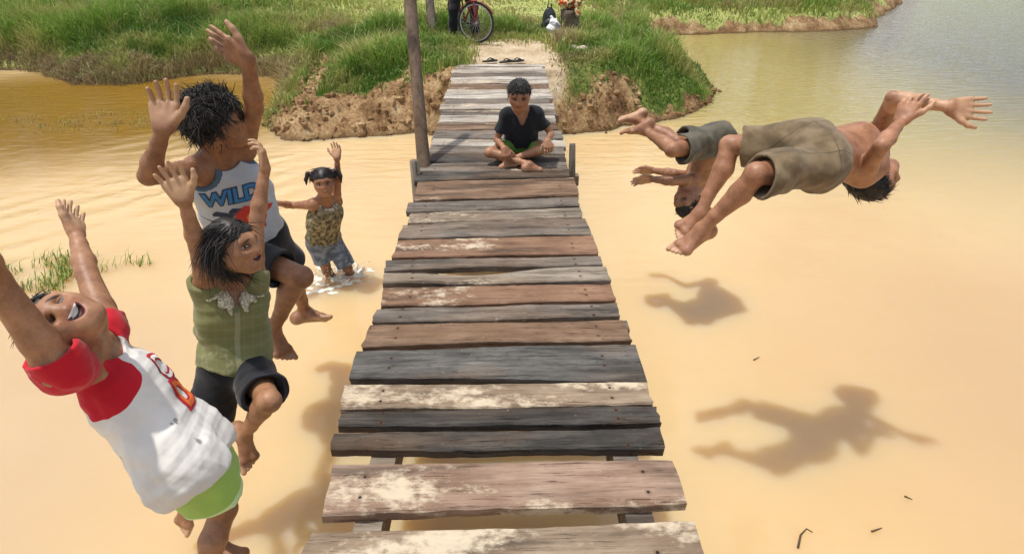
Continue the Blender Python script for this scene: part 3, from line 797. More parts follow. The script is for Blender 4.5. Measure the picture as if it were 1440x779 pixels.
    for i in (0, 1):
        if j['foot'][i] is None: continue
        fd, sn = j['foot'][i]; fd = nrm(fd); sn = nrm(sn - fd * (sn @ fd)); sd_ = np.cross(fd, sn) * (1 if i == 0 else -1)  # big-toe side
        an = j['an'][i]; L = .150 * S
        heel = an - fd * L * .20 + sn * L * .16; ball = an + fd * L * .46 + sn * L * .24
        solev.append((an + fd * L * .25 + sn * L * .2, sn, L, fd))
        B.el(heel, np.eye(3), A(.024, .024, .024) * S, .02); B.rc(an, heel, .0225 * S, .021 * S, .02)
        for o_ in (.11, -.09): B.rc(an + sn * L * .02, ball + sd_ * L * o_, .021 * S, .0135 * S, .016)
        B.rc(heel, ball - sd_ * L * .10, .020 * S, .013 * S, .015)
        B.rc(ball + sd_ * L * .15, ball - sd_ * L * .15, .0135 * S, .0115 * S, .012)
        for q in range(5):
            o_ = (.19, .09, .015, -.065, -.145)[q]; b = ball + sd_ * L * o_ + fd * L * (.02, .03, .02, -.01, -.05)[q] + sn * L * .03
            B.rc(b, b + fd * L * (.21, .17, .15, .13, .11)[q] + sn * L * .02, (.0098, .007, .0066, .0063, .006)[q] * S, (.0085, .006, .0056, .0054, .005)[q] * S, .005)
    # head
    hc, hu, hf = j['head'][:3]; hu = nrm(hu); hf = nrm(hf - hu * (hf @ hu)); hr = np.cross(hf, hu); H = j.get('H', .158) * S
    Mh = np.array([hr, hu, hf]); g.Mh = Mh; g.hc = hc; g.H = H
    def hp(x, y, z): return hc + H * (hr * x + hu * y + hf * z)
    g.hp = hp
    B.el(hp(0, .13, -.05), Mh, A(.355, .37, .43) * H, .03); B.el(hp(0, -.16, .09), Mh, A(.275, .31, .29) * H, .04)
    B.el(hp(0, -.05, .14), Mh, A(.30, .30, .24) * H, .04)
    B.rc(hp(-.05, -.40, .265), hp(.05, -.40, .265), .085 * H, .085 * H, .04)
    for s_ in (1, -1):
        B.el(hp(.185 * s_, -.10, .24), Mh, A(.11, .10, .10) * H, .035)
        B.rc(hp(.24 * s_, -.2, .0), hp(.10 * s_, -.40, .22), .06 * H, .06 * H, .04)
        B.rc(hp(.05 * s_, .10, .355), hp(.22 * s_, .10, .285), .045 * H, .045 * H, .03)
        B.el(hp(.16 * s_, .0, .375), Mh, A(.085, .045, .07) * H, .02, 's')
        B.el(hp(.158 * s_, .0, .262), Mh, A(.085, .075, .085) * H, .008)
        B.el(hp(.375 * s_, .0, -.03), frame(hu + hf * -.15, hr * s_ + hf * -.5), A(.035, .135, .075) * H, .008)
        B.el(hp(.40 * s_, .0, -.0), frame(hu, hr * s_ + hf * -.5), A(.02, .07, .035) * H, .01, 's')
    B.rc(hp(0, .03, .345), hp(0, -.15, .44), .036 * H, .058 * H, .02)
    for s_ in (1, -1): B.el(hp(.06 * s_, -.17, .385), Mh, A(.045, .04, .045) * H, .012)
    cs = .10 * mouth
    for s_ in (1, -1):
        B.rc(hp(0, -.245, .375), hp((.085 + .04 * mouth) * s_, -.272 + .35 * cs, .335), .026 * H, .016 * H, .012)
        B.rc(hp(0, -.315 - .35 * cs, .365 - .02 * mouth), hp((.075 + .04 * mouth) * s_, -.285 + .3 * cs, .33), .030 * H, .017 * H, .012)
    if mouth > 0:
        B.rc(hp(-.085 * (1 + mouth * .3), -.27 + .03 * mouth, .365), hp(0, -.285, .41), .020 * H, (.022 + .028 * mouth) * H, .008, 's')
        B.rc(hp(.085 * (1 + mouth * .3), -.27 + .03 * mouth, .365), hp(0, -.285, .41), .020 * H, (.022 + .028 * mouth) * H, .008, 's')
    # neck
    nb = hp(0, -.22, -.10); base = chest + u * .012 * S - f * .006 * S; g.neck = (base, nb)
    if j.get('bare'): B.el(pel + Mp[1] * .105 * S + g.M[2] * .062 * S, M, A(.008, .011, .012) * S, .010, 's')
    B.rc(base, nb, .040 * S, .036 * S, .035)
    for q in j['sh']: B.rc(base * .55 + nb * .45, q * .7 + base * .3, .020 * S, .020 * S, .04)
    V, Q = B.mesh(h); g.B = B; g.torso = torso; g.limb_leg = limb_leg
    palm = np.zeros(len(V))
    for (c, n_, L, d_) in palmv:
        q = V - c; m = np.linalg.norm(q, axis=1) < L * .85
        palm = np.where(m, np.maximum(palm, np.clip(.5 + (q @ n_) / (.012 * S), 0, 1) * np.clip((q @ d_) / L * 3.2 + 1.75, 0, 1)), palm)
    for (c, n_, L, d_) in solev:
        q = V - c; m = np.linalg.norm(q, axis=1) < L * .75
        palm = np.where(m, np.clip(.3 + (q @ n_) / (.02 * S), 0, 1), palm)
    hcv = (V - hc) @ Mh.T / H
    hcv[np.linalg.norm(hcv, axis=1) > .8] = 5
    g.root = mesh_obj('person', V, Q, skin, None, attrs={'hc': hcv, 'palm': palm})
    off = A(*pel); me = g.root.data
    co = np.empty(len(V) * 3, np.float32); me.vertices.foreach_get('co', co); co = co.reshape(-1, 3) - off.astype(np.float32); me.vertices.foreach_set('co', co.ravel()); g.root.location = off
    tag(g.root, name_label, 'person', group)
    return g
def lcof(g, V, pelvis=False):
    M = g.Mp if pelvis else g.M; c = g.pel if pelvis else g.chest
    return (V - c) @ M.T
def garment(g, name, F, mat, h=None, extra=None, pelvis=False):
    V, Q = F.mesh(h or g.h)
    at = {'lc': lcof(g, V, pelvis)}
    if extra: at.update(extra(V))
    return mesh_obj(name, V, Q, mat, g.root, attrs=at)
def shirt(g, thigh=0, tcut=.0, hem=-.02, e=.012, flare=.02, sleeve=.55, sl_r=.052, seed=1, fold=.006, freq=26, neck=.055, hem_tilt=(0, 0), vneck=0.0, shoulder=1.0):
    S, j, (r, u, f) = g.S, g.j, g.M; F = Field(); up = g.Mp[1]
    hp_ = g.pel + up * hem * S; hn = nrm(-(up + g.Mp[0] * hem_tilt[0] + g.Mp[2] * hem_tilt[1]))
    cut = ((hp_, hn),)
    # torso
    T = Field(); g.torso(T, e); tc = ((hp_ + up * tcut, hn),)
    for (kind, a, lo, hi, op, k) in T.p:
        F.p.append((kind, a[:-1] + (tc,), lo, hi, op, k))
    rr = (.092 * S + e + flare)
    F.rc(g.chest - u * .10 * S, hp_ - up * .03 * S, .092 * S + e, rr, .05, flat=(f, .76), cuts=cut)
    cutL = []
    if thigh:
        for i in (0, 1):
            hq = g.hips[i]; kq = hq + (j['kn'][i] - hq) * thigh; F.rc(hq - up * .01, kq, .064 * S + .016, .062 * S + .020, .05, cuts=cut); F.rc(hq + up * .05 * S, hq, .060 * S + .014, .064 * S + .014, .05, cuts=cut)
    if sleeve > 0:
        for i in (0, 1):
            s, l = j['sh'][i], j['el'][i]; d = nrm(l - s); p1 = s + (l - s) * sleeve
            F.rc(s - (s - g.chest) * .25, p1 + d * .02, .040 * S + e * .5, sl_r * S, .030, cuts=((p1, d),)); F.el(s, np.eye(3), A(1, 1, 1) * (.034 * S + e * .8), .03, cuts=((p1, d),))
            cutL.append((p1 - d * min(.035, np.linalg.norm(p1 - s) * .25), p1 + d * .08, sl_r * S - .014, sl_r * S - .004, .006))
    else:
        for i in (0, 1):
            s = j['sh'][i]; d = nrm(j['el'][i] - s)
            F.rc(s + (s - g.chest) * .10 * shoulder + d * .02, s + (s - g.chest) * .4 + d * .16 * S, .052 * S, .075 * S, .01, 's')
    for q in cutL: F.rc(*q, 's')
    nb, nt_ = g.neck
    F.rc(nb + u * .006 * S + f * .012 * S, nt_ + f * .01 * S + (nt_ - nb) * .5, neck * S, neck * S * 1.05, .008, 's')
    if vneck: F.rc(nb + f * .07 * S, nb + f * .085 * S - u * vneck * S, .035 * S, .008, .01, 's')
    if not thigh: F.rc(hp_ + up * (.05 + tcut * .6), hp_ - up * .12, rr - .013, rr - .005, .008, 's', flat=(f, .76))
    n1_ = wr(seed, fold, freq, dirs=[r, f, r + f + u * .3, r - f - u * .35, r + u * .6]); n2_ = wr(seed + 50, fold * .45, freq * 1.9)
    F.noise = lambda x, y, z: n1_(x, y, z) + n2_(x, y, z)
    return F
def shorts(g, waist=.05, e=.014, leg=.75, lr=.075, seed=3, fold=.006, freq=24, hem_in=.007, lr0=.066, wtilt=(0, 0)):
    S, j, Mp = g.S, g.j, g.Mp; rp, up, fp = Mp; F = Field()
    wc = ((g.pel + up * waist * S, nrm(up + rp * wtilt[0] + fp * wtilt[1])),)
    F.el(g.pel + up * .008 * S, Mp, A(.090 * S, .075 * S, .062 * S) + e, .05, cuts=wc)
    F.rc(g.pel, g.pel + up * .08 * S, .084 * S + e, .080 * S + e, .04, flat=(fp, .74), cuts=wc)
    for q in g.hips: F.el(q - fp * .022 * S - up * .01 * S, Mp, A(.050, .056, .052) * S + e, .05, cuts=wc)
    for i in (0, 1):
        hp_, kn = g.hips[i], j['kn'][i]; d = nrm(kn - hp_)
        l = leg[i] if isinstance(leg, tuple) else leg
        p1 = hp_ + (kn - hp_) * l
        F.rc(hp_, p1 + d * .03, lr0 * S, lr * S, .03, cuts=((p1, d),) + wc)
    for i in (0, 1):
        hp_, kn = g.hips[i], j['kn'][i]; d = nrm(kn - hp_); l = leg[i] if isinstance(leg, tuple) else leg; p1 = hp_ + (kn - hp_) * l
        F.rc(p1 - d * .07, p1 + d * .06, lr * S - hem_in - .014, lr * S - hem_in, .005, 's', cuts=())
    F.noise = wr(seed, fold * 1.35, freq * .85)
    return F
def hair_cap(g, thick=.05, line=.16, back=-.35, side=.0, noise=.01, freq=45, seed=5, amt=None, extra=None):
    """cap of hair: line = height of the hairline over the brow (head units)"""
    F = Field(); H = g.H; Mh = g.Mh; hp = g.hp; g.hs = 1.0 + thick / .37 - .012
    F.el(hp(0, .14, -.06), Mh, (A(.355, .37, .43) + thick) * H, .02)
    F.el(hp(0, -.02, -.22), Mh, (A(.31, .32, .26) + thick) * H, .04)
    if extra: extra(F)
    # face opening
    F.el(hp(0, line - .36, .52), Mh, A(.40, .37, .44) * H, .03, 's')
    for s_ in (1, -1): F.el(hp(.42 * s_, -.10 + side, .02), Mh, A(.12, .20, .13) * H, .02, 's')
    F.p.append(('el', (hp(0, back - .5, -.05), Mh, A(.9, .5, .9) * H, ()), hp(0, 0, 0) - H * 1.6, hp(0, 0, 0) + H * 1.6, 's', .02))
    F.noise = wr(seed, noise, freq)
    return F
def strands(g, n, ln, rad, dirf, seed=1, ymin=-.1, ymax=1, zmax=.36, line=.2, droop=.5, out=.25, lift=.12):
    scale = g.hs
    """tapered locks rooted on the skull; dirf(pos in head units, rng) -> direction in head units"""
    rg = np.random.default_rng(seed); mb = MB(); H = g.H; c = 0
    while c < n:
        d = rg.normal(size=3); d /= np.linalg.norm(d)
        q = A(0, .13, -.05) + d * A(.355, .37, .43) * scale
        if q[1] < ymin or q[1] > ymax or q[2] > zmax or (q[2] > .12 and q[1] < line + .035) or (abs(q[0]) > .28 and q[1] < .05 and q[2] > -.15): continue
        c += 1
        v = dirf(q, rg); v = v / np.linalg.norm(v); nq = (q - A(0, .1, -.05)); nq /= np.linalg.norm(nq); v = v - nq * (v @ nq) * (1 - out) + nq * lift; v = v / np.linalg.norm(v); L = ln * rg.uniform(.55, 1.25); pts = []
        w_ = rg.normal(size=3) * .35 - nq * .5
        for s in np.linspace(0, 1, 6):
            p = q + v * L * s + w_ * L * s * s + A(0, -1, 0) * droop * L * s * s
            pts.append(g.hp(*p))
        mb.tube(pts, rad * H * (1 - np.linspace(0, 1, 6) ** 1.5 * .93), 5, caps=False)
    return mb
def add_meshes(name, parts, mat, parent):
    """several vertex/face lists in one mesh"""
    V = []; F4 = []; F3 = []; n = 0
    for (v, qs, ts) in parts:
        V.append(v)
        if len(qs): F4.append(np.asarray(qs) + n)
        if len(ts): F3.append(np.asarray(ts) + n)
        n += len(v)
    F = []
    if F4: F.append(np.concatenate(F4))
    if F3: F.append(np.concatenate(F3))
    return mesh_obj(name, np.concatenate(V), F, mat, parent)
def mbpart(mb):
    return (np.concatenate(mb.V), np.concatenate(mb.Q) if mb.Q else [], np.concatenate(mb.T) if mb.T else [])
def hairobj(g, F, mbs=(), h=None):
    parts = []
    if F is not None:
        v, q = F.mesh(h or g.h); parts.append((v, q, []))
    for m in mbs: parts.append(mbpart(m))
    return add_meshes('hair', parts, HAIR, g.root)
def project(g, field, shapes, origin, right, up, name, mat, lift=.0025, far=.40):
    """2-D shapes (list of polygons with triangles) laid on a garment: points move along the inward direction until they meet the cloth"""
    right, up = nrm(right), nrm(up); n = np.cross(right, up)
    V, T = shapes
    Pw = origin + V[:, :1] * right + V[:, 1:2] * up + n * .20
    tcur = np.zeros(len(V))
    for _ in range(60):
        d = field.eval(Pw - n * tcur[:, None]); tcur = np.clip(tcur + np.clip(d, -.02, .05) * .7, 0, far)
    Q = Pw - n * tcur[:, None]
    bad = np.abs(field.eval(Q)) > .006; T = T[~bad[T].any(1)]
    e = 1e-3; gr = np.stack([field.eval(Q + A(*(e if i == k else 0 for i in range(3)))) - field.eval(Q) for k in range(3)], 1)
    gr /= np.linalg.norm(gr, axis=1)[:, None] + 1e-9
    return mesh_obj(name, Q + gr * lift, [T], mat, g.root)
def text_shape(txt, size, shear=0.0, grow=0.0, maxe=.012):
    cu = bpy.data.curves.new('lettering', 'FONT'); cu.body = txt; cu.size = size; cu.align_x = 'CENTER'; cu.align_y = 'CENTER'; cu.shear = shear; cu.offset = grow
    ob = bpy.data.objects.new('lettering', cu); me = ob.to_mesh()
    bm = bmesh.new(); bm.from_mesh(me); ob.to_mesh_clear(); bpy.data.objects.remove(ob); bpy.data.curves.remove(cu)
    return bm_shape(bm, maxe)
def bm_shape(bm, maxe=.012):
    bmesh.ops.triangulate(bm, faces=bm.faces[:])
    for _ in range(6):
        ed = [e for e in bm.edges if e.calc_length() > maxe]
        if not ed: break
        bmesh.ops.subdivide_edges(bm, edges=ed, cuts=1); bmesh.ops.triangulate(bm, faces=bm.faces[:])
    bm.verts.ensure_lookup_table(); bm.verts.index_update()
    V = np.array([v.co[:] for v in bm.verts]); T = np.array([[v.index for v in f.verts] for f in bm.faces if len(f.verts) == 3]); bm.free()
    return V, T
def poly_shape(polys, maxe=.012):
    bm = bmesh.new()
    for p in polys: bm.faces.new([bm.verts.new((x, y, 0)) for x, y in p])
    return bm_shape(bm, maxe)
# ------------------------------------------------------------------ the people
SK1 = (.33, .160, .082); SK2 = (.265, .122, .062)
TIM = []
# ---- boy in the red and white T-shirt, falling back laughing, lower left
S = 1.30
pel = P(263, 640, 1.76); chest = J(pel, 133, 503, .285 * S, -1)
shR = P(82, 517, 1.42); shL = P(152, 461, 1.72)
elR = P(-8, 394, 1.29); wrR = J(elR, -70, 300, .150 * S, -1)
elL = J(shL, 122, 384, .170 * S, 1); wrL = J(elL, 107, 328, .140 * S, 1)
pr = nrm(cam(-.45, -.45, .65)); u_ = nrm(chest - pel)
hR = pel + nrm(shR - shL) * .055 * S; hL = pel - nrm(shR - shL) * .055 * S
knR = J(hR, 314, 716, .245 * S, 1); anR = J(knR, 279, 850, .235 * S, 1)
knL = J(hL, 314, 684, .245 * S, 1); anL = J(knL, 305, 766, .235 * S, 1)
hc = P(92, 453, 1.49)
facedir = cam(.27, .48, .82); crown = cam(-.92, .12, .25)
a = dict(pel=pel, chest=chest, r=shR - shL, sh=(shR, shL), el=(elR, elL), wr=(wrR, wrL), hip=(hR, hL), kn=(knR, knL), an=(anR, anL),
         hand=((wrR - elR, cam(.9, -.1, .1), .3), (cam(-.50, .72, -.45), cam(.80, .50, -.05), .15, .04)),
         foot=((cam(.5, -.7, .3), cam(-.2, -.7, -.5)), (cam(.93, -.03, .2), cam(.0, -.9, -.35))),
         head=(hc, crown, facedir), arm=1.10, H=.140)
g = person('boy in a white shirt with red sleeves laughing with his head thrown back', S, a, skin_mat('brown skin', SK1, 1.0, closed=True), h=.0042, mouth=1.0, fat=.86)
def red(V):
    m = np.full(len(V), -1.)
    for i in (0, 1):
        s, l = a['sh'][i], a['el'][i]; d = nrm(l - s); c0 = chest + (s - chest) * (.30, .58)[i]
        q = V - c0; ax_ = nrm(s - chest); la = (q @ ax_) + ((V - s) @ d).clip(0) * .5; vb = (V - chest) @ g.M[1] + (.155, .12)[i]; m = np.maximum(m, .09 - np.hypot((.09 - la).clip(0), (.09 - vb).clip(0)))
    n0, n1_ = g.neck; q = V - n0; d = nrm(n1_ - n0); rad = np.linalg.norm(q - (q @ d)[:, None] * d, axis=1)
    return {'red': np.clip(.5 + m / .012, 0, 1), 'col': np.clip(.5 + (.073 - rad) / .006, 0, 1) * (q @ d > -.03)}
def c_a(t, x, y, z, v):
    w_ = t.mix(t.noise(v, 6, 4).st(.35, .65), (.60, .57, .53), (.72, .69, .65))
    # side stripes and two small worn marks
    s = (((x - .085).abs() - .012).abs().st(.005, .0025)) * z.st(.07, .04) * y.st(-.10, -.13)
    w_ = t.mix(s * .35, w_, (.42, .40, .39))
    for (cx_, cy_) in ((.095, -.25), (.10, -.33)):
        w_ = t.mix((((x - cx_) / .011).sq() + ((y - cy_) / .013).sq() + (t.noise(v, 60, 2) - .5) * 5.0).st(.8, .1) * .7, w_, (.08, .075, .07))
    rd = t.mix(t.noise(v, 9, 3), (.42, .008, .018), (.55, .014, .028))
    return t.mix(t.fac('red').max(t.fac('col')).st(.45, .55), w_, rd)
F = shirt(g, thigh=.42, tcut=.07, hem=-.035, e=.009, flare=.014, sleeve=.16, sl_r=.046, seed=4, fold=.007, freq=30, neck=.050, hem_tilt=(.15, .1))
Sh = garment(g, 'shirt', F, cloth('white and red jersey cloth', c_a), extra=red)
M = g.M
ORG = plain('orange print', (.75, .16, .03), .7, .12); REDP = plain('red print', (.50, .012, .03), .7, .12); WHT = plain('white print', (.80, .77, .72), .7, .06)
oo = chest - M[1] * .155 + M[2] * .0 - M[0] * .03
Dsh = text_shape('D', .135, grow=.011); project(g, F, Dsh, oo - M[1] * .055, -M[0], M[1], 'print', REDP, .002)
Dsh = text_shape('D', .125, grow=.003); project(g, F, Dsh, oo - M[1] * .055, -M[0], M[1], 'print', ORG, .0034)
Dsh = text_shape('C', .125, grow=.009); project(g, F, Dsh, oo + M[1] * .045, -M[0], M[1], 'print', REDP, .002)
Dsh = text_shape('C', .120, grow=.001); project(g, F, Dsh, oo + M[1] * .045, -M[0], M[1], 'print', WHT, .0034)
def c_ag(t, x, y, z, v):
    return t.mix(t.noise(v, 8, 3), (.25, .42, .075), (.36, .56, .12))
def hemband(legs, wd):
    def f(V):
        m = np.full(len(V), -1.)
        for i in (0, 1):
            hp_, kn = g.hips[i], g.j['kn'][i]; d = nrm(kn - hp_); l = legs if not isinstance(legs, tuple) else legs[i]
            p1 = hp_ + (kn - hp_) * l
            q = (V - p1) @ d; rad = np.linalg.norm((V - p1) - q[:, None] * d, axis=1)
            m = np.where(rad < .11, np.maximum(m, q + wd), m)
        return {'hem': np.clip(.5 + m / .006, 0, 1)}
    return f
def c_ag2(t, x, y, z, v): return t.mix(t.fac('hem').st(.45, .55), c_ag(t, x, y, z, v), (.55, .72, .36))
F = shorts(g, waist=-.015, wtilt=(.15, .1), leg=.66, lr=.070, lr0=.060, e=.006, seed=8, fold=.008)
garment(g, 'shorts', F, cloth('lime green shorts cloth', c_ag2), extra=hemband(.66, .020), pelvis=True)
hairobj(g, hair_cap(g, .045, .18, -.30, noise=.006), [strands(g, 1600, .30, .015, lambda q, r_: A(q[0] * .8, .35, -1.0) + r_.normal(size=3) * .12, 3, line=.19, ymin=0, droop=.1, lift=.05)])

# ---- girl in the green blouse
S = 1.28
pel = P(330, 518, 2.34); chest = J(pel, 326, 398, .285 * S, -1)
shR = P(290, 403, 2.17); shL = P(357, 392, 2.26)
elR = J(shR, 278, 348, .175 * S, -1); wrR = J(elR, 259, 282, .148 * S, -1)
elL = J(shL, 362, 292, .185 * S, -1); wrL = J(elL, 376, 217, .155 * S, -1)
pr = shR - shL
hR = P(309, 524, 2.33); hL = P(352, 524, 2.37)
knR = J(hR, 292, 622, .245 * S, 1); anR = J(knR, 262, 706, .235 * S, 1)
knL = J(hL, 379, 563, .235 * S, -1); anL = J(knL, 343, 611, .225 * S, 1)
hc = J(chest, 329, 347, .20 * S, -1)
a = dict(pel=pel, chest=chest, r=pr, pr=hR - hL, sh=(shR, shL), el=(elR, elL), wr=(wrR, wrL), hip=(hR, hL), kn=(knR, knL), an=(anR, anL),
         hand=((J(wrR, 243, 252, .075, -1) - wrR, cam(.15, .1, .95), .15, .22), (cam(-.05, .95, .2), cam(-.85, .0, .3), .5, .06)),
         foot=((cam(-.3, -.8, .2), cam(0, -.5, -.8)), (cam(.52, -.85, .2), cam(-.55, -.45, -.5))),
         head=(hc, cam(-.20, .92, .36), cam(.97, -.08, .14)), H=.150)
g = person('girl in a green blouse with a cream lace collar, both arms raised', S, a, skin_mat('tan skin', (.34, .168, .086), .55, eye=.018), h=.0046, mouth=.4, fat=.92)
def c_b(t, x, y, z, v):
    c = t.mix(t.noise(v, 12, 3), (.135, .140, .052), (.215, .210, .085))
    c = t.mix((y * 150.0).sin().st(.55, .85) * .30, c, (.24, .24, .13)); c = t.mix((x * 190.0).sin().st(.7, .95) * .15, c, (.26, .26, .15))
    c = t.mix(x.abs().st(.011, .008) * z.st(.02, .04) * .5, c, (.36, .35, .22))
    return t.mix(((((x - .07).sq() + (y + .30).sq()) * 900.0).sin().st(.3, .9)) * ((x - .07).sq() + (y + .30).sq()).st(.004, .003) * t.noise(v, 70, 3).st(.4, .6) * .4, c, (.36, .36, .23))
F = shirt(g, hem=.030, e=.007, flare=.004, sleeve=.12, sl_r=.040, seed=14, fold=.009, freq=24, neck=.052, vneck=.075)
FB = F
garment(g, 'blouse', F, cloth('olive checked cloth', c_b))
# ruffled lace collar
nb, nt_ = g.neck; r, u, f = g.M; mb = MB(); n = 90; V = []
for i in range(n + 1):
    s = i / n; ang = -PI * .93 + 2 * PI * .93 * s              # from front round the back to the front
    dirv = r * math.sin(ang) - f * math.cos(ang)
    fr = abs(s - .5) * 2
    c0 = nb + u * (.020 - .075 * fr ** 3) + f * (.004 + .045 * fr ** 3) + dirv * (.060 + .004 * math.sin(i * .9)) * (1 - .25 * fr ** 3)
    ww = .060 * (1 + .22 * math.sin(i * 1.15))
    for k in range(4):
        q = k / 3
        p = c0 + (dirv * .80 - u * (.55 + .2 * fr)) * ww * q + u * .012 * q * math.sin(i * 1.15 + .6)
        V.append(p)
V = np.array(V)
dd = FB.eval(V)
e = 1e-3; gr = np.stack([FB.eval(V + A(*(e if i == k else 0 for i in range(3)))) - dd for k in range(3)], 1); gr /= np.linalg.norm(gr, axis=1)[:, None] + 1e-9
V = V + gr * np.clip(.011 - dd, 0, .06)[:, None] * np.tile([.4, 1, 1, 1], n + 1)[:, None]
Q = [(i * 4 + k, i * 4 + k + 1, i * 4 + k + 5, i * 4 + k + 4) for i in range(n) for k in range(3)]
cm = MT('cream lace', .9, .2); v = cm.vec(kind='geo'); cm.color(cm.mix(cm.noise(v, 150, 2).st(.45, .6), (.34, .29, .19), (.72, .66, .50)))
co_ = mesh_obj('collar', V, np.array(Q), cm.m, g.root); sm_ = co_.modifiers.new('thick', 'SOLIDIFY'); sm_.thickness = .004
def c_bs(t, x, y, z, v): return t.mix(t.noise(v, 10, 3), (.007, .007, .009), (.020, .020, .024))
BLACKCLOTH = cloth('black shorts cloth', c_bs)
F = shorts(g, leg=(.74, .80), lr=.068, lr0=.068, e=.008, seed=18, fold=.006)
garment(g, 'shorts', F, BLACKCLOTH, pelvis=True)
hairobj(g, hair_cap(g, .042, .15, -.42, side=.02, noise=.005, freq=60), [
    strands(g, 2200, .46, .015, lambda q, r_: A(q[0] * .9, -.75, q[2] * .25 - .30) + r_.normal(size=3) * .07, 13, line=.26, ymin=-.12, zmax=.10, droop=.30, lift=.0, out=.05),
    strands(g, 900, .34, .014, lambda q, r_: A(np.sign(q[0] + .06) * .8, -.25, -.45) + r_.normal(size=3) * .05, 15, line=.17, ymin=.2, droop=.15, lift=.02)])

# ---- tall boy in the basketball jersey
S = 1.58
pel = P(352, 340, 2.75); chest = J(pel, 311, 226, .280 * S, -1)
shR = P(278, 240, 2.36); shL = P(341, 207, 2.48)
elR = J(shR, 208, 248, .170 * S, -1); wrR = J(elR, 230, 181, .145 * S, -1)
elL = J(shL, 358, 153, .165 * S, -1); wrL = J(elL, 349, 86, .145 * S, -1)
hR = pel + nrm(shR - shL) * .055 * S; hL = pel - nrm(shR - shL) * .055 * S
knR = J(hR, 423, 389, .240 * S, -1); anR = J(knR, 384, 462, .235 * S, 1)
knL = J(hL, 414, 384, .240 * S, 1); anL = J(knL, 428, 437, .230 * S, 1)
hc = P(304, 170, 2.29)
a = dict(pel=pel, chest=chest, r=cam(-.85, -.3, .4), sh=(shR, shL), el=(elR, elL), wr=(wrR, wrL), hip=(hR, hL), kn=(knR, knL), an=(anR, anL),
         hand=((cam(.10, .95, .1), cam(.05, -.1, 1), .22, .10), (cam(-.85, .52, .15), cam(-.45, .80, -.25), .05, .08)),
         foot=((cam(.62, -.72, .1), cam(-.55, -.45, -.5)), (cam(.93, .14, -.05), cam(.15, -.9, .2))),
         head=(hc, cam(-.12, .90, .42), cam(.66, -.40, -.62)), H=.142)
g = person('boy with shaggy black hair in a white basketball jersey, raising both arms', S, a, skin_mat('dark skin', SK2, 0, closed=True), h=.0048, fat=.86)
def trim(V):
    m = np.zeros(len(V))
    for i in (0, 1):
        s = a['sh'][i]; d = nrm(a['el'][i] - s); p0 = s + (s - chest) * .10 + d * .02; p1 = s + (s - chest) * .4 + d * .16 * S
        ax_ = nrm(p1 - p0); q = V - p0; t_ = np.clip(q @ ax_, -.05, .4); rad = np.linalg.norm(q - t_[:, None] * ax_, axis=1)
        m = np.maximum(m, .052 * S + .003 - rad + t_.clip(0) * .14)
    n0, n1_ = g.neck; q = V - n0; d = nrm(n1_ - n0); rad = np.linalg.norm(q - (q @ d)[:, None] * d, axis=1)
    m = np.maximum(m, .052 * S + .008 - rad)
    return {'trim': np.clip(.5 + m / .005, 0, 1)}
def c_c(t, x, y, z, v):
    w_ = t.mix(t.noise(v, 7, 4).st(.35, .65), (.68, .68, .69), (.80, .80, .80))
    return t.mix(t.fac('trim').st(.45, .55), w_, (.075, .12, .17))
F = shirt(g, hem=.035, e=.009, flare=.014, sleeve=0, seed=24, fold=.0065, freq=26, neck=.052)
garment(g, 'jersey', F, cloth('white mesh cloth', c_c), extra=trim)
BLU = plain('blue print', (.03, .16, .36), .7, .15); DKB = plain('navy print', (.02, .03, .06), .7, .2); RDB = plain('red print on jersey', (.52, .035, .02), .7, .25, 30)
r, u, f = g.M; oo = chest - u * .115 + r * .012
project(g, F, text_shape('WILD', .090, grow=.008, shear=.1), oo, -r, nrm(u - r * .05), 'print', DKB, .002)
project(g, F, text_shape('WILD', .090, grow=.003, shear=.1), oo, -r, nrm(u - r * .05), 'print', BLU, .0036)
star = [[(math.cos(t_) * (.075 + .018 * math.sin(5 * t_ + 1) + .012 * math.sin(9 * t_)), math.sin(t_) * (.060 + .014 * math.sin(4 * t_))) for t_ in np.linspace(0, 2 * PI, 40)[:-1]]]
project(g, F, poly_shape([[(x_ * .30 + dx_, y_ * .22 + dy_) for x_, y_ in star[0]] for dx_, dy_ in ((-.035, .0), (.0, -.014), (.03, .004))]), oo - u * .074 + r * .035, -r, u, 'print', DKB, .002)
project(g, F, poly_shape(star), oo - u * .125 - r * .055, -r, u, 'print', RDB, .002)
project(g, F, poly_shape([[(x_ * .45, y_ * .35) for x_, y_ in star[0]]]), oo - u * .118 - r * .065, -r, u, 'print', ORG, .0034)
def c_cs(t, x, y, z, v): return t.mix(t.noise(v, 10, 3), (.008, .008, .009), (.022, .022, .024))
F = shorts(g, leg=(.74, .70), lr=.062, lr0=.062, e=.010, seed=28, fold=.006)
garment(g, 'shorts', F, cloth('black sports cloth', c_cs), pelvis=True)
def shag(q, r_): return A(q[0] * .5, -.55, -.2) + r_.normal(size=3) * .75
hairobj(g, hair_cap(g, .05, .17, -.42, side=-.1, noise=.010, freq=60, seed=9), [strands(g, 4200, .26, .014, shag, 23, line=.18, ymin=-.36, droop=.15, lift=.26), strands(g, 900, .24, .015, lambda q, r_: A(0, .4, -.4) + r_.normal(size=3) * .6, 29, line=.2, ymin=.1, droop=.1, lift=.55)])

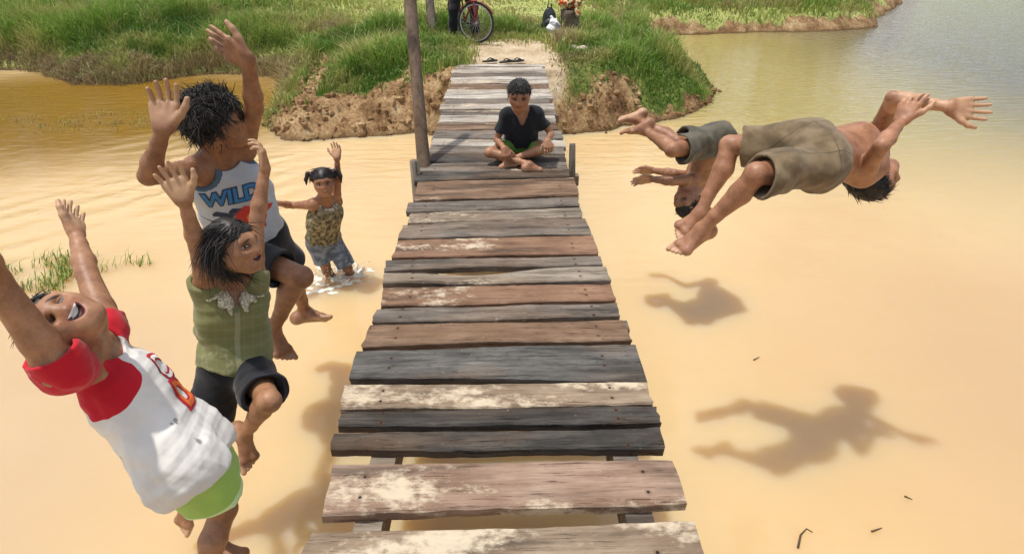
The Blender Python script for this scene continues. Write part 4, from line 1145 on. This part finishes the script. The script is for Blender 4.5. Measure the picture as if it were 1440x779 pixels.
# ---- little girl with pigtails landing in the water
S = 1.12
pel = P(455, 338, 4.32); chest = J(pel, 457, 289, .285 * S, -1)
shR = J(chest, 440, 288, .090 * S, -1); shL = J(chest, 473, 284, .090 * S, 1)
elR = J(shR, 411, 289, .165 * S, 1); wrR = J(elR, 383, 285, .148 * S, -1)
elL = J(shL, 475, 253, .17 * S, -1); wrL = J(elL, 474, 223, .146 * S, -1)
hR = J(pel, 445, 341, .056 * S, -1); hL = 2 * pel - hR
knR = hR + nrm(P(461, 383, 4.44) - hR) * .24 * S; knL = hL + nrm(P(488, 376, 4.46) - hL) * .24 * S
anR = knR + A(.02, .10, -.24); anL = knL + A(.0, .12, -.23)
hc = J(chest, 455, 256, .195 * S, -1)
a = dict(pel=pel, chest=chest, r=shR - shL, sh=(shR, shL), el=(elR, elL), wr=(wrR, wrL), hip=(hR, hL), kn=(knR, knL), an=(anR, anL),
         hand=((wrR - elR, cam(.1, -.6, .6), .3), (cam(-.02, .97, .1), cam(-.3, .1, .9), .2, .2)),
         foot=((A(.3, -.5, -.8), A(0, .6, -.6)), (A(.3, -.5, -.8), A(0, .6, -.6))),
         head=(hc, cam(-.05, .90, .42), cam(.30, -.30, .9)))
g = person('little girl with pigtails splashing into the water up to her knees', S, a, skin_mat('warm brown skin', (.32, .145, .074), .2), h=.006, mouth=0)
def c_d(t, x, y, z, v):
    n_ = t.noise(v, 38, 3)
    c = t.ramp(n_, [(.36, (.05, .04, .025)), (.46, (.14, .115, .06)), (.55, (.24, .19, .10)), (.66, (.34, .30, .19))])
    return t.mix(y.st(-.02, .01) * (x.abs().st(.085, .06)) * z.st(0, .02), c, t.mix(n_.st(.45, .55), (.55, .50, .38), (.16, .13, .09)))
F = shirt(g, hem=.03, e=.010, flare=.010, sleeve=0, seed=34, fold=.004, freq=34, neck=.050, shoulder=1.6)
garment(g, 'top', F, cloth('brown patterned cloth', c_d))
def c_ds(t, x, y, z, v):
    c = t.mix(t.noise(v, 24, 4).st(.35, .65), (.09, .11, .15), (.22, .25, .30))
    return c
F = shorts(g, leg=(.62, .92), lr=.062, lr0=.060, e=.010, seed=38, fold=.005)
garment(g, 'shorts', F, cloth('washed denim', c_ds), pelvis=True)
def tails(F):
    for s_ in (1, -1):
        F.chain([g.hp(.33 * s_, .30, -.15), g.hp(.52 * s_, .34, -.18), g.hp(.66 * s_, .12, -.18), g.hp(.66 * s_, -.18, -.16)], [.06 * g.H, .085 * g.H, .075 * g.H, .015 * g.H], .01)
hairobj(g, hair_cap(g, .055, .10, -.30, noise=.004, extra=tails), [strands(g, 400, .24, .022, lambda q, r_: A(np.sign(q[0]) * .7, .1, -.1) + r_.normal(size=3) * .1, 33, line=.14, ymin=0, droop=.1, lift=.02)])
for s_ in (1, -1):
    mb = MB(); mb.torus(g.hp(.42 * s_, .33, -.16), g.Mh[1], g.Mh[2], .062 * g.H, .02 * g.H, 16, 6); mb.build('hair_tie', plain('pink band', (.5, .12, .15), .6), g.root)

# ---- boy seated cross-legged on the bridge
S = 1.18
o0 = onz(733, 224, DECK); o0 = A(o0[0], 4.56, DECK)
pel = o0 + A(0, 0, .085); chest = pel + nrm(A(-.01, -.36, .93)) * .27 * S
shR, shL = chest + A(-.118, -.005, -.015), chest + A(.122, .0, -.010)
knR, knL = o0 + A(-.255, -.215, .10), o0 + A(.215, -.20, .135)
anR, anL = o0 + A(.055, -.34, .045), o0 + A(-.095, -.265, .055)
wrR = knR + A(.115, -.075, .060); wrL = knL + A(-.02, -.05, .070)
def elbow(s, w_, la, lb, out):
    d = w_ - s; L = min(np.linalg.norm(d), (la + lb) * .995); x_ = (la * la - lb * lb + L * L) / (2 * L); h_ = math.sqrt(max(0, la * la - x_ * x_))
    dn = nrm(d); o_ = nrm(out - dn * (out @ dn)); return s + dn * x_ + o_ * h_
elR = elbow(shR, wrR, .175 * S, .148 * S, A(-.35, .6, -.3)); elL = elbow(shL, wrL, .175 * S, .148 * S, A(.35, .6, -.3))
hc = chest + A(-.02, -.10, .160)
a = dict(pel=pel, chest=chest, r=shR - shL, pu=A(0, .1, 1), pr=A(-1, 0, 0), sh=(shR, shL), el=(elR, elL), wr=(wrR, wrL), hip=(pel + A(-.075, -.03, 0), pel + A(.075, -.03, 0)), kn=(knR, knL), an=(anR, anL),
         hand=((A(.25, -.45, -.75), A(.1, .4, -.8), .55, .08), (A(.1, -.62, -.6), A(-.1, .3, -.9), .6, .06)),
         foot=((A(.95, .12, -.05), A(.15, -.35, -.7)), (A(-.9, -.12, -.1), A(0, -.3, -.8))),
         head=(hc, A(-.04, -.22, 1), A(-.03, -.95, -.48)), H=.178)
g = person('boy in a black shirt and green shorts sitting cross-legged on the bridge', S, a, skin_mat('mid brown skin', (.33, .158, .084), 0, closed=True), h=.006)
def c_e(t, x, y, z, v): return t.mix(t.noise(v, 9, 3), (.006, .007, .010), (.018, .020, .026))
F = shirt(g, hem=.01, e=.008, flare=.012, sleeve=.66, sl_r=.046, seed=44, fold=.006, freq=24, neck=.050, vneck=.06)
garment(g, 'shirt', F, cloth('black knit cloth', c_e))
def c_eg(t, x, y, z, v): return t.mix(t.noise(v, 10, 3), (.08, .19, .03), (.14, .29, .05))
F = shorts(g, leg=.62, lr=.060, lr0=.060, e=.009, seed=48, fold=.005)
garment(g, 'shorts', F, cloth('green cotton cloth', c_eg), pelvis=True)
hairobj(g, hair_cap(g, .04, .16, -.28, noise=.004, freq=60), [strands(g, 1400, .16, .014, lambda q, r_: A(q[0] * .5, -.1, .5) + r_.normal(size=3) * .3, 43, line=.20, ymin=-.1, droop=.1)])

# ---- front diver, back flip on the right
S = 1.36
pel = P(1152, 216, 2.34); chest = J(pel, 1226, 217, .270 * S, 1)
hR = J(pel, 1146, 198, .058 * S, 1); hL = 2 * pel - hR
knR = J(hR, 1027, 205, .250 * S, 1); knL = J(hL, 1064, 245, .245 * S, -1)
anR = J(knR, 981, 309, .240 * S, -1); anL = J(knL, 987, 323, .235 * S, 1)
shR = J(chest, 1236, 186, .118 * S, 1); shL = J(chest, 1212, 246, .118 * S, -1)
elR = J(shR, 1256, 138, .175 * S, -1); wrR = J(elR, 1336, 151, .150 * S, -1)
elL = J(shL, 1240, 205, .170 * S, -1); wrL = J(elL, 1268, 170, .148 * S, 1)
hc = J(chest, 1228, 250, .185 * S, 1)
a = dict(pel=pel, chest=chest, r=shR - shL, pr=hR - hL, pu=cam(.95, .05, -.15), sh=(shR, shL), el=(elR, elL), wr=(wrR, wrL), hip=(hR, hL), kn=(knR, knL), an=(anR, anL),
         hand=((cam(.97, -.10, .15), cam(-.1, -.12, .95), .12, .13), (cam(.35, .82, .1), cam(.75, -.2, -.5), .35, .08)),
         foot=((cam(-.82, -.45, .2), cam(-.25, -.6, -.7)), (cam(-.85, -.45, .2), cam(-.15, -.75, -.6))),
         head=(hc, cam(-.50, -.80, .30), cam(.78, -.42, .42)), bare=1)
g = person('bare-chested boy in olive shorts flipping backwards over the water, arms overhead', S, a, skin_mat('bronzed skin', (.335, .158, .084), 0), h=.0048)
# navel: a small dark dimple is part of the body surface
def c_f(t, x, y, z, v):
    n_ = t.noise(v, 14, 5); c = t.mix(n_.st(.3, .7), (.11, .076, .040), (.21, .152, .088))
    c = t.mix((((x.abs() - .095) * 70.0).abs()).st(.25, .10) * .6, c, (.05, .04, .025))
    return t.mix(((y + .02) * 60.0).abs().st(.25, .1) * .5 * x.abs().st(.02, .05), c, (.05, .04, .025))
OLIVE = cloth('olive brown cargo cloth', c_f)
F = shorts(g, waist=.040, leg=(.82, .96), lr=.066, lr0=.064, e=.010, seed=58, fold=.0085, freq=24)
garment(g, 'shorts', F, OLIVE, pelvis=True)
mb = MB()
hairobj(g, hair_cap(g, .04, .22, -.28, noise=.006), [strands(g, 1200, .20, .015, lambda q, r_: A(q[0] * .4, -.3, .4) + r_.normal(size=3) * .3, 53, line=.26, ymin=-.2, droop=.0)])

# ---- second diver, further out, folded forward
S = 1.34
pel = P(1004, 199, 3.62); chest = J(pel, 984, 250, .260 * S, 1)
hR = J(pel, 1003, 202, .056 * S, -1); hL = 2 * pel - hR
knR = J(hR, 946, 211, .250 * S, -1); knL = J(hL, 952, 200, .250 * S, -1)
anR = J(knR, 908, 184, .20 * S, 1); anL = J(knL, 898, 170, .22 * S, 1)
shR = J(chest, 977, 252, .115 * S, -1); shL = J(chest, 988, 250, .115 * S, 1)
elR = J(shR, 946, 255, .175 * S, -1); wrR = J(elR, 915, 252, .148 * S, 1)
elL = J(shL, 948, 244, .185 * S, -1); wrL = J(elL, 917, 240, .148 * S, 1)
hc = J(chest, 968, 284, .19 * S, -1)
a = dict(pel=pel, chest=chest, r=shR - shL, pr=hR - hL, pu=cam(.75, .5, 0), sh=(shR, shL), el=(elR, elL), wr=(wrR, wrL), hip=(hR, hL), kn=(knR, knL), an=(anR, anL),
         hand=((cam(-.97, -.12, .05), cam(.05, -.8, .4), .12, .08), (cam(-.97, .08, .05), cam(.05, -.8, .4), .12, .08)),
         foot=((cam(-.85, -.52, .1), cam(-.45, .7, .3)), (cam(-.88, -.42, .1), cam(-.35, .75, .3))),
         head=(hc, cam(-.15, -.95, .1), cam(-.80, .10, .45)))
g = person('diver in dark olive shorts, bent double and upside down beyond the bare-chested boy', S, a, skin_mat('second diver skin', (.31, .148, .078), 0, closed=True), h=.006)  # the diver's own brown skin tone
F = shorts(g, waist=.07, leg=(.80, .84), lr=.066, lr0=.064, e=.010, seed=68, fold=.008, freq=26)
def c_g(t, x, y, z, v):
    n_ = t.noise(v, 14, 5); return t.mix(n_.st(.3, .7), (.055, .050, .034), (.12, .105, .075))
garment(g, 'shorts', F, cloth('dark olive cloth', c_g), pelvis=True)
hairobj(g, hair_cap(g, .03, .22, -.25, noise=.005), [strands(g, 400, .14, .022, lambda q, r_: A(q[0] * .4, -.3, .4) + r_.normal(size=3) * .3, 63, line=.26, ymin=-.2, droop=.0)])
# ------------------------------------------------------------------ bicycle and the person holding it
BLK = plain('black rubber', (.02, .02, .02), .7); REDM = plain('worn red paint', (.30, .03, .025), .4, .25, 30); STEEL = plain('dull steel', (.45, .44, .42), .35, .2); SADL = plain('black vinyl', (.025, .025, .025), .5)
gz0 = float(ground(A(-.30), A(8.95))[0][0])
wc = onz(670, 60, .76); R_ = .30
hub = A(wc[0], wc[1] + .02, .745 + R_ + .012)
bike = empty('bicycle', (hub[0], hub[1], .745), 'red bicycle facing the plank bridge with its front wheel turned aside', 'bicycle')
Zv = A(0, 0, 1)
fx = nrm(A(.93, -.32, 0)); bx = nrm(A(-.40, .92, 0))             # front wheel direction, frame direction (backwards)
def wheel(c, x):
    wh = empty('wheel', c - np.array(bike.location)); wh.parent = bike
    def part(mb, n, m): mb.build(n, m, wh)
    mb = MB(); mb.torus(c, x, Zv, R_, .017, 56, 8); part(mb, 'tyre', BLK)
    mb = MB(); mb.torus(c, x, Zv, R_ - .026, .010, 56, 6); part(mb, 'rim', STEEL)
    mb = MB(); y = np.cross(x, Zv)
    for k in range(28):
        a_ = k / 28 * 2 * PI; d = math.cos(a_) * x + math.sin(a_) * Zv
        mb.tube([c + y * (.03 if k % 2 else -.03), c + d * (R_ - .03)], .0016, 4, caps=False)
    part(mb, 'spokes', STEEL)
    mb = MB(); mb.tube([c - y * .045, c + y * .045], .02, 10); part(mb, 'hub', STEEL)
wheel(hub, fx)
crownp = hub + Zv * .36 + bx * .05; headt = crownp + Zv * .16 + bx * .04; fy = np.cross(fx, Zv)
mb = MB()
for s_ in (1, -1): mb.tube([hub + fy * .05 * s_, hub + fy * .05 * s_ + Zv * .2, crownp + fy * .035 * s_], .012, 8)
mb.tube([crownp - fy * .045, crownp + fy * .045], .016, 8); mb.build('fork', REDM, bike)
rear = hub + bx * 1.02; bb = hub + bx * .52 - Zv * .04; seatt = bb + Zv * .48 + bx * .16
wheel(rear, bx)
mb = MB()
mb.tube([crownp - Zv * .01, headt + Zv * .04], .019, 10); mb.tube([headt, seatt], .015, 10); mb.tube([crownp + Zv * .02, bb], .017, 10); mb.tube([bb, seatt + Zv * .02], .015, 10)
by = np.cross(bx, Zv)
for s_ in (1, -1): mb.tube([bb + by * .03 * s_, rear + by * .055 * s_], .010, 8); mb.tube([seatt + by * .02 * s_, rear + by * .055 * s_], .009, 8)
mb.build('frame', REDM, bike)
mb = MB(); mb.tube([headt, headt + Zv * .16], .012, 8); c0 = headt + Zv * .17
mb.tube([c0 + fy * .29 + bx * .12, c0 + fy * .24 + Zv * .03, c0 + fy * .06, c0 - fy * .06, c0 - fy * .24 + Zv * .03, c0 - fy * .29 + bx * .12], .011, 8); mb.build('handlebar', STEEL, bike)
for s_ in (1, -1):
    mb = MB(); mb.tube([c0 + fy * .292 * s_ + bx * .11, c0 + fy * .30 * s_ + bx * .22], .016, 8); mb.build('grip', BLK, bike)
mb = MB(); mb.blob(seatt + Zv * .16, (.075, .12, .035), 2, .05, np.array([by, bx, Zv]).T); mb.tube([seatt, seatt + Zv * .15], .012, 8); mb.build('saddle', SADL, bike)
for s_ in (1, -1):
    mb = MB(); e_ = bb + by * .07 * s_ + (nrm(bx * .9 - Zv * .3) * .16) * s_; mb.tube([bb + by * .03 * s_, bb + by * .07 * s_, e_], .010, 8); ped = mb.build('crank', STEEL, bike)
    mb = MB(); V = [e_ + by * s_ * (.01 + .09 * i) + bx * .035 * j_ + Zv * .012 * k_ for i in (0, 1) for j_ in (-1, 1) for k_ in (-1, 1)]
    mb.add(V, [(0, 1, 3, 2), (4, 6, 7, 5), (0, 4, 5, 1), (2, 3, 7, 6), (0, 2, 6, 4), (1, 5, 7, 3)]); mb.build('pedal', BLK, ped, smooth=False)
mb = MB(); mb.torus(bb + by * .05, bx, Zv, .085, .006, 28, 5); mb.build('chainring', STEEL, bike)
for w_, nm in ((hub, 'mudguard'), (rear, 'mudguard')):
    xx = fx if w_ is hub else bx; yy_ = np.cross(xx, Zv); mb = MB(); V = []; n = 22
    for i in range(n + 1):
        a_ = math.radians(25 + 130 * i / n) if w_ is hub else math.radians(10 + 140 * i / n); d = math.cos(a_) * xx + math.sin(a_) * Zv
        for o_ in (-.026, 0, .026): V.append(w_ + d * (R_ + .035 - abs(o_) * .25) + yy_ * o_)
    mb.add(V, [(i * 3 + k, i * 3 + k + 1, i * 3 + k + 4, i * 3 + k + 3) for i in range(n) for k in (0, 1)]); o = mb.build(nm, REDM, bike); md = o.modifiers.new('t', 'SOLIDIFY'); md.thickness = .003
# the person astride it
S = 1.58; o0 = hub + bx * .62; o0 = A(o0[0], o0[1], .755); sd = np.cross(bx, Zv)   # rider's right when facing -bx
fwd = -bx; rr = np.cross(fwd, Zv)
pel = o0 + Zv * .80; chest = pel + nrm(Zv + fwd * .22) * .285 * S
fr, fl = o0 + rr * .20 + fwd * .02, o0 - rr * .20 + fwd * .08
shR, shL = chest + rr * .16, chest - rr * .16
c0a = c0 + bx * .16
gr_ = [c0 + fy * .30 * s_ + bx * .17 for s_ in (1, -1)]
gr_.sort(key=lambda q_: -(q_ @ rr))
wrs = [q_ + Zv * .05 + bx * .07 for q_ in gr_]
els = [elbow(s_, w_, .175 * S, .148 * S, o_) for s_, w_, o_ in ((shR, wrs[0], rr - Zv * .5), (shL, wrs[1], -rr - Zv * .5))]
a = dict(pel=pel, chest=chest, r=rr, pr=rr, pu=Zv, sh=(shR, shL), el=tuple(els), wr=tuple(wrs), hip=(pel + rr * .09, pel - rr * .09), kn=(o0 + rr * .17 + fwd * .05 + Zv * .42, o0 - rr * .17 + fwd * .10 + Zv * .42), an=(fr + Zv * .065, fl + Zv * .065),
         hand=((fwd - Zv * .45, -Zv - fwd * .3, .9, .05), (fwd - Zv * .45, -Zv - fwd * .3, .9, .05)), foot=((fwd + rr * .2, -Zv), (fwd - rr * .2, -Zv)), head=(chest + Zv * .24 + fwd * .07, Zv, fwd))
g = person('person in black trousers standing astride the red bicycle', S, a, skin_mat('rider skin', SK1, 0), h=.009)
F = shirt(g, hem=-.02, e=.014, flare=.02, sleeve=.6, sl_r=.056, seed=74)
garment(g, 'shirt', F, cloth('faded pink cloth', lambda t, x, y, z, v: t.mix(t.noise(v, 9, 3), (.50, .30, .27), (.60, .40, .36))))
F = shorts(g, leg=.97, lr=.058, lr0=.068, e=.014, seed=78)
for i in (0, 1):
    kn, an = a['kn'][i], a['an'][i]; d = nrm(an - kn); F.p.insert(4, ('rc', (kn - d * .03, an + d * .02, .052 * S, .046 * S, None, ((an - d * .01, d),)), np.minimum(kn, an) - .1, np.maximum(kn, an) + .1, 'u', .03))
F.p = [q_ for q_ in F.p if q_[4] == 'u']
garment(g, 'trousers', F, cloth('black trouser cloth', c_bs), pelvis=True)
hairobj(g, hair_cap(g, .05, .17, -.35, noise=.006))
# ------------------------------------------------------------------ stump with things on it, right of the path
sb = onz(801, 52, .74); ztop = .74 + .46
st = empty('tree_stump', (sb[0], sb[1], .74), 'weathered grey stump post at the right of the path with a bright bundle on top', 'stump')
mb = MB(); mb.tube([sb + A(0, 0, -.1 + q_ * .54) + A(.015 * math.sin(q_ * 5), 0, 0) for q_ in np.linspace(0, 1, 7)], np.array([.21, .185, .17, .165, .165, .17, .168]), 18, jit=.10); mb.build('trunk', wood('old stump wood', [(.05, .04, .03), (.12, .10, .075), (.20, .17, .13), (.34, .30, .23)], 0), st)
mb = MB()
for k in range(5):
    a_ = k * 1.3 + .4; mb.tube([sb + A(math.cos(a_) * .12, math.sin(a_) * .12, .10), sb + A(math.cos(a_) * .26, math.sin(a_) * .26, .02), sb + A(math.cos(a_) * .40, math.sin(a_) * .40, -.06)], [.07, .045, .02], 8, jit=.15)
mb.build('roots', wood('root wood', [(.05, .04, .03), (.14, .11, .08), (.22, .18, .13), (.34, .30, .23)], 0), st)
# patterned cloth bundle on the stump
F = Field(); c = sb + A(-.02, 0, .46)
F.el(c + A(0, 0, .10), np.eye(3), A(.20, .16, .11), .04); F.el(c + A(.12, -.05, .16), np.eye(3), A(.10, .09, .10), .05); F.el(c + A(-.13, .02, .17), np.eye(3), A(.09, .09, .10), .05); F.rc(c + A(.1, -.14, .06), c + A(.13, -.185, -.08), .06, .035, .04)
F.noise = wr(88, .016, 22); V, Q = F.mesh(.008)
t = MT('patterned red cloth', .9); v = t.vec(kind='geo'); n = t.noise(v, 16, 2); n2 = t.noise(v, 24, 2)
t.color(t.mix(n2.st(.54, .58), t.ramp(n, [(.40, (.40, .03, .02)), (.47, (.60, .10, .03)), (.53, (.70, .45, .08)), (.60, (.55, .50, .38))]), (.06, .09, .03)))
tag(mesh_obj('cloth_bundle', V, Q, t.m), 'red and yellow patterned cloth bundle lying on top of the stump', 'clothes')
# backpack leaning on the stump
bp = onz(772, 44, .74); bpo = empty('backpack', (bp[0], bp[1], .74), 'small black backpack standing against the left side of the stump', 'backpack')
F = Field(); F.el(bp + A(0, .03, .20), np.eye(3), A(.125, .10, .20), .03); F.rc(bp + A(-.06, .03, .06), bp + A(.06, .03, .06), .09, .09, .05); F.noise = wr(91, .008, 25)
V, Q = F.mesh(.008); mesh_obj('sack', V, Q, SADL, bpo)
F = Field(); F.el(bp + A(0, -.06, .13), np.eye(3), A(.09, .05, .10), .03); F.noise = wr(92, .006, 30); V, Q = F.mesh(.008); mesh_obj('front_pocket', V, Q, plain('dark grey vinyl', (.045, .045, .045), .5), bpo)
mb = MB(); mb.tube([bp + A(-.04, .03, .39), bp + A(-.03, .0, .46), bp + A(.03, .0, .46), bp + A(.04, .03, .39)], .012, 8); mb.build('handle', BLK, bpo)
# white bag
wb = onz(779, 49, .74)
F = Field(); F.el(wb + A(0, -.02, .12), np.eye(3), A(.12, .10, .13), .03); F.rc(wb + A(.02, 0, .22), wb + A(.05, .02, .30), .04, .015, .03); F.rc(wb + A(.0, 0, .22), wb + A(-.05, .0, .29), .035, .012, .03); F.noise = wr(95, .018, 24)
V, Q = F.mesh(.007); t = MT('white plastic bag', .35); t.color((.78, .78, .80)); t.set(Subsurface_Weight=.3, Subsurface_Scale=.03)
tag(mesh_obj('plastic_bag', V, Q, t.m), 'crumpled white plastic bag below the black backpack', 'bag')
# stones by the stump
for k, (px, py, r_) in enumerate(((812, 62, .09), (824, 55, .10), (818, 72, .075), (806, 70, .06))):
    p_ = onz(px, py, .74); mb = MB(); mb.blob(p_ + A(0, 0, r_ * .3), (r_ * 1.2, r_, r_ * .8), 3, .18)
    tag(mb.build('stone', plain('pale stone', (.42, .36, .27), .9, .3, 14, .3)), ('pale stone nearest the foot of the stump', 'largest pale stone right of the stump', 'pale stone lowest in the grass below the stump', 'smallest pale stone below the stump')[k], 'stone', 'stones below the stump')
# slippers left at the end of the bridge
for k, (px, py, rz, lb) in enumerate(((689, 89, .3, 'dark slipper at the far end of the bridge, furthest left of three'), (712, 90, -.2, 'dark slipper in the middle of the far end of the bridge'), (727, 89, .1, 'dark slipper at the far end of the bridge, furthest right of three'))):
    p_ = onz(px, py, .735); zt = float(ground(A(p_[0]), A(p_[1]))[0][0]); p_ = A(p_[0], p_[1], max(zt, DECK) + .004)
    sl = empty('slipper', p_, lb, 'slipper', 'slippers left at the end of the bridge')
    d = A(math.sin(rz) * .5 + .85, math.cos(rz) * .5, 0); d = nrm(d); s_ = A(-d[1], d[0], 0); V = []; n = 20
    for z_ in (0, .018):
        for i in range(n):
            a_ = i / n * 2 * PI; V.append(p_ + d * .12 * math.cos(a_) + s_ * (.045 + .012 * math.cos(a_)) * math.sin(a_) + A(0, 0, z_))
    mb = MB(); mb.add(V + [p_, p_ + A(0, 0, .018)], [(i, (i + 1) % n, n + (i + 1) % n, n + i) for i in range(n)], [(2 * n, (i + 1) % n, i) for i in range(n)] + [(2 * n + 1, n + i, n + (i + 1) % n) for i in range(n)])
    mb.build('sole', BLK, sl, smooth=False)
    mb = MB()
    for q_ in (1, -1): mb.tube([p_ + d * .07 + A(0, 0, .02), p_ + d * .02 + s_ * .03 * q_ + A(0, 0, .045), p_ - d * .02 + s_ * .045 * q_ + A(0, 0, .02)], .008, 6)
    mb.build('strap', BLK, sl)
# ------------------------------------------------------------------ floating twigs
TW = plain('wet twig', (.07, .04, .025), .6, .3)
for k, (pts, lb) in enumerate(((((1122, 770), (1126, 752), (1134, 743), (1143, 748)), 'hooked dark twig floating on the water near the bottom edge'), (((1226, 747), (1234, 744), (1240, 742)), 'tiny straight twig floating right of the hooked one'), (((1272, 697), (1283, 702)), 'tiny twig floating above and right of the hooked one'), (((1060, 506), (1068, 502)), 'speck of twig floating between the two divers\' shadows'))):
    mb = MB(); W3 = [onz(px, py, .006) for px, py in pts]; mb.tube(np.array(W3), np.linspace(.005, .0025, len(W3)), 6, jit=.2)
    tag(mb.build('twig', TW), lb, 'twig', 'twigs floating on the water')
# ------------------------------------------------------------------ splash round the little girl
t = MT('foaming water', .15, .5); v = t.vec(kind='geo'); t.color(t.mix(t.noise(v, 30, 3), (.72, .66, .52), (.88, .86, .80))); t.set(IOR=1.33, Subsurface_Weight=.5, Subsurface_Scale=.02, Alpha=.92)
FOAM = t.m
sc_ = onz(470, 392, 0); F = Field(); rg = np.random.default_rng(5)
for (cx, cy, R0, nn, hh) in ((onz(458, 390, 0)[0], onz(458, 390, 0)[1], .085, 22, .07), (onz(487, 388, 0)[0], onz(487, 388, 0)[1], .085, 30, .085)):
    for k in range(nn):
        a_ = k / nn * 2 * PI + rg.uniform(-.1, .1); r0 = R0 * rg.uniform(.8, 1.5); h_ = hh * rg.uniform(.2, 1.0)
        b_ = A(cx + math.cos(a_) * r0, cy + math.sin(a_) * r0, -.01); F.rc(b_, b_ + A(math.cos(a_) * h_ * .8, math.sin(a_) * h_ * .8, h_), .012, .004, .016)
for k in range(60):
    a_ = rg.uniform(0, 2 * PI); r0 = .30 * math.sqrt(rg.random()); b_ = sc_ + A(math.cos(a_) * r0 * 1.15 - .04, math.sin(a_) * r0 * .8 + .02, -.006); F.el(b_, np.eye(3), A(rg.uniform(.015, .05), rg.uniform(.012, .03), .010), .015)
F.noise = wr(99, .004, 60); V, Q = F.mesh(.006); parts = [(V, Q, [])]
mb = MB()
for k in range(260):
    a_ = rg.uniform(0, 2 * PI); r0 = .05 + abs(rg.normal(0, .17)); p_ = sc_ + A(math.cos(a_) * r0, math.sin(a_) * r0 * .8, abs(rg.normal(.05, .06)) + .01); mb.blob(p_, rg.uniform(.0015, .006), 1, .1)
parts.append(mbpart(mb)); sp = add_meshes('splash', parts, FOAM, None)
tag(sp, 'white splash of water round the legs of the little girl', 'splash')
# ------------------------------------------------------------------ trees standing behind the banks (above the picture; the pond mirrors them)
t = MT('unseen tree leaves', .5, .4); gv_ = t.fac('var'); t.color(t.mix(gv_, (.03, .055, .012), (.10, .15, .035))); LEAF = t.m
BARK = plain('unseen tree bark', (.14, .10, .07), .9, .3, 12, .4)
def tree(x, y, H_, R_, seed):
    rg = np.random.default_rng(seed); z0 = float(ground(A(x), A(y))[0][0]); b = A(x, y, z0)
    root = empty('tree', b, 'leafy tree out of view behind the bank, seen only mirrored in the pond', 'tree', 'unseen trees behind the banks')
    mb = MB(); top = b + A(rg.normal(0, .3), rg.normal(0, .3), H_ * .6)
    mb.tube([b - A(0, 0, .2), b * .6 + top * .4 + A(.1, 0, 0), top], [.20, .15, .07], 10, jit=.06)
    tips = []
    for k in range(9):
        s_ = b + (top - b) * rg.uniform(.4, 1); a_ = rg.uniform(0, 2 * PI); e_ = s_ + A(math.cos(a_) * R_ * .7, math.sin(a_) * R_ * .7, H_ * rg.uniform(.1, .32)); tips.append(e_)
        mb.tube([s_, (s_ + e_) / 2 + A(0, 0, .2), e_], [.06, .04, .015], 6)
    mb.build('trunk', BARK, root)
    n = 5200; cl = [tp + rg.normal(size=3) * .4 for tp in tips for _ in range(3)]
    c = np.array(cl)[rg.integers(0, len(cl), n)] + rg.normal(size=(n, 3)) * A(R_ * .22, R_ * .22, H_ * .07)
    u = rg.normal(size=(n, 3)); u /= np.linalg.norm(u, axis=1)[:, None]; v = np.cross(u, rg.normal(size=(n, 3))); v /= np.linalg.norm(v, axis=1)[:, None]
    L = rg.uniform(.07, .16, n)[:, None]
    V = np.stack([c - u * L, c + v * L * .5, c + u * L, c - v * L * .5], 1).reshape(-1, 3)
    var = np.repeat(np.clip(rg.normal(.5, .25, n), 0, 1), 4)
    mesh_obj('unseen_crown', V, np.arange(n * 4).reshape(-1, 4), LEAF, root, smooth=False, attrs={'var': var})
for q in ((7.4, 26, 6.5, 2.0, 1), (9.3, 27, 7.5, 2.2, 2), (11.2, 26.5, 6.8, 1.9, 3), (14.4, 27, 6.0, 1.5, 4), (-10, 24, 7, 2.4, 5), (-13.5, 25, 7.5, 2.6, 6), (-17, 24.5, 7, 2.5, 7), (-20.5, 25, 7, 2.6, 8), (-24, 25, 7, 2.6, 9)): tree(*q)  # left row added to hide the sky from the inlet's reflection
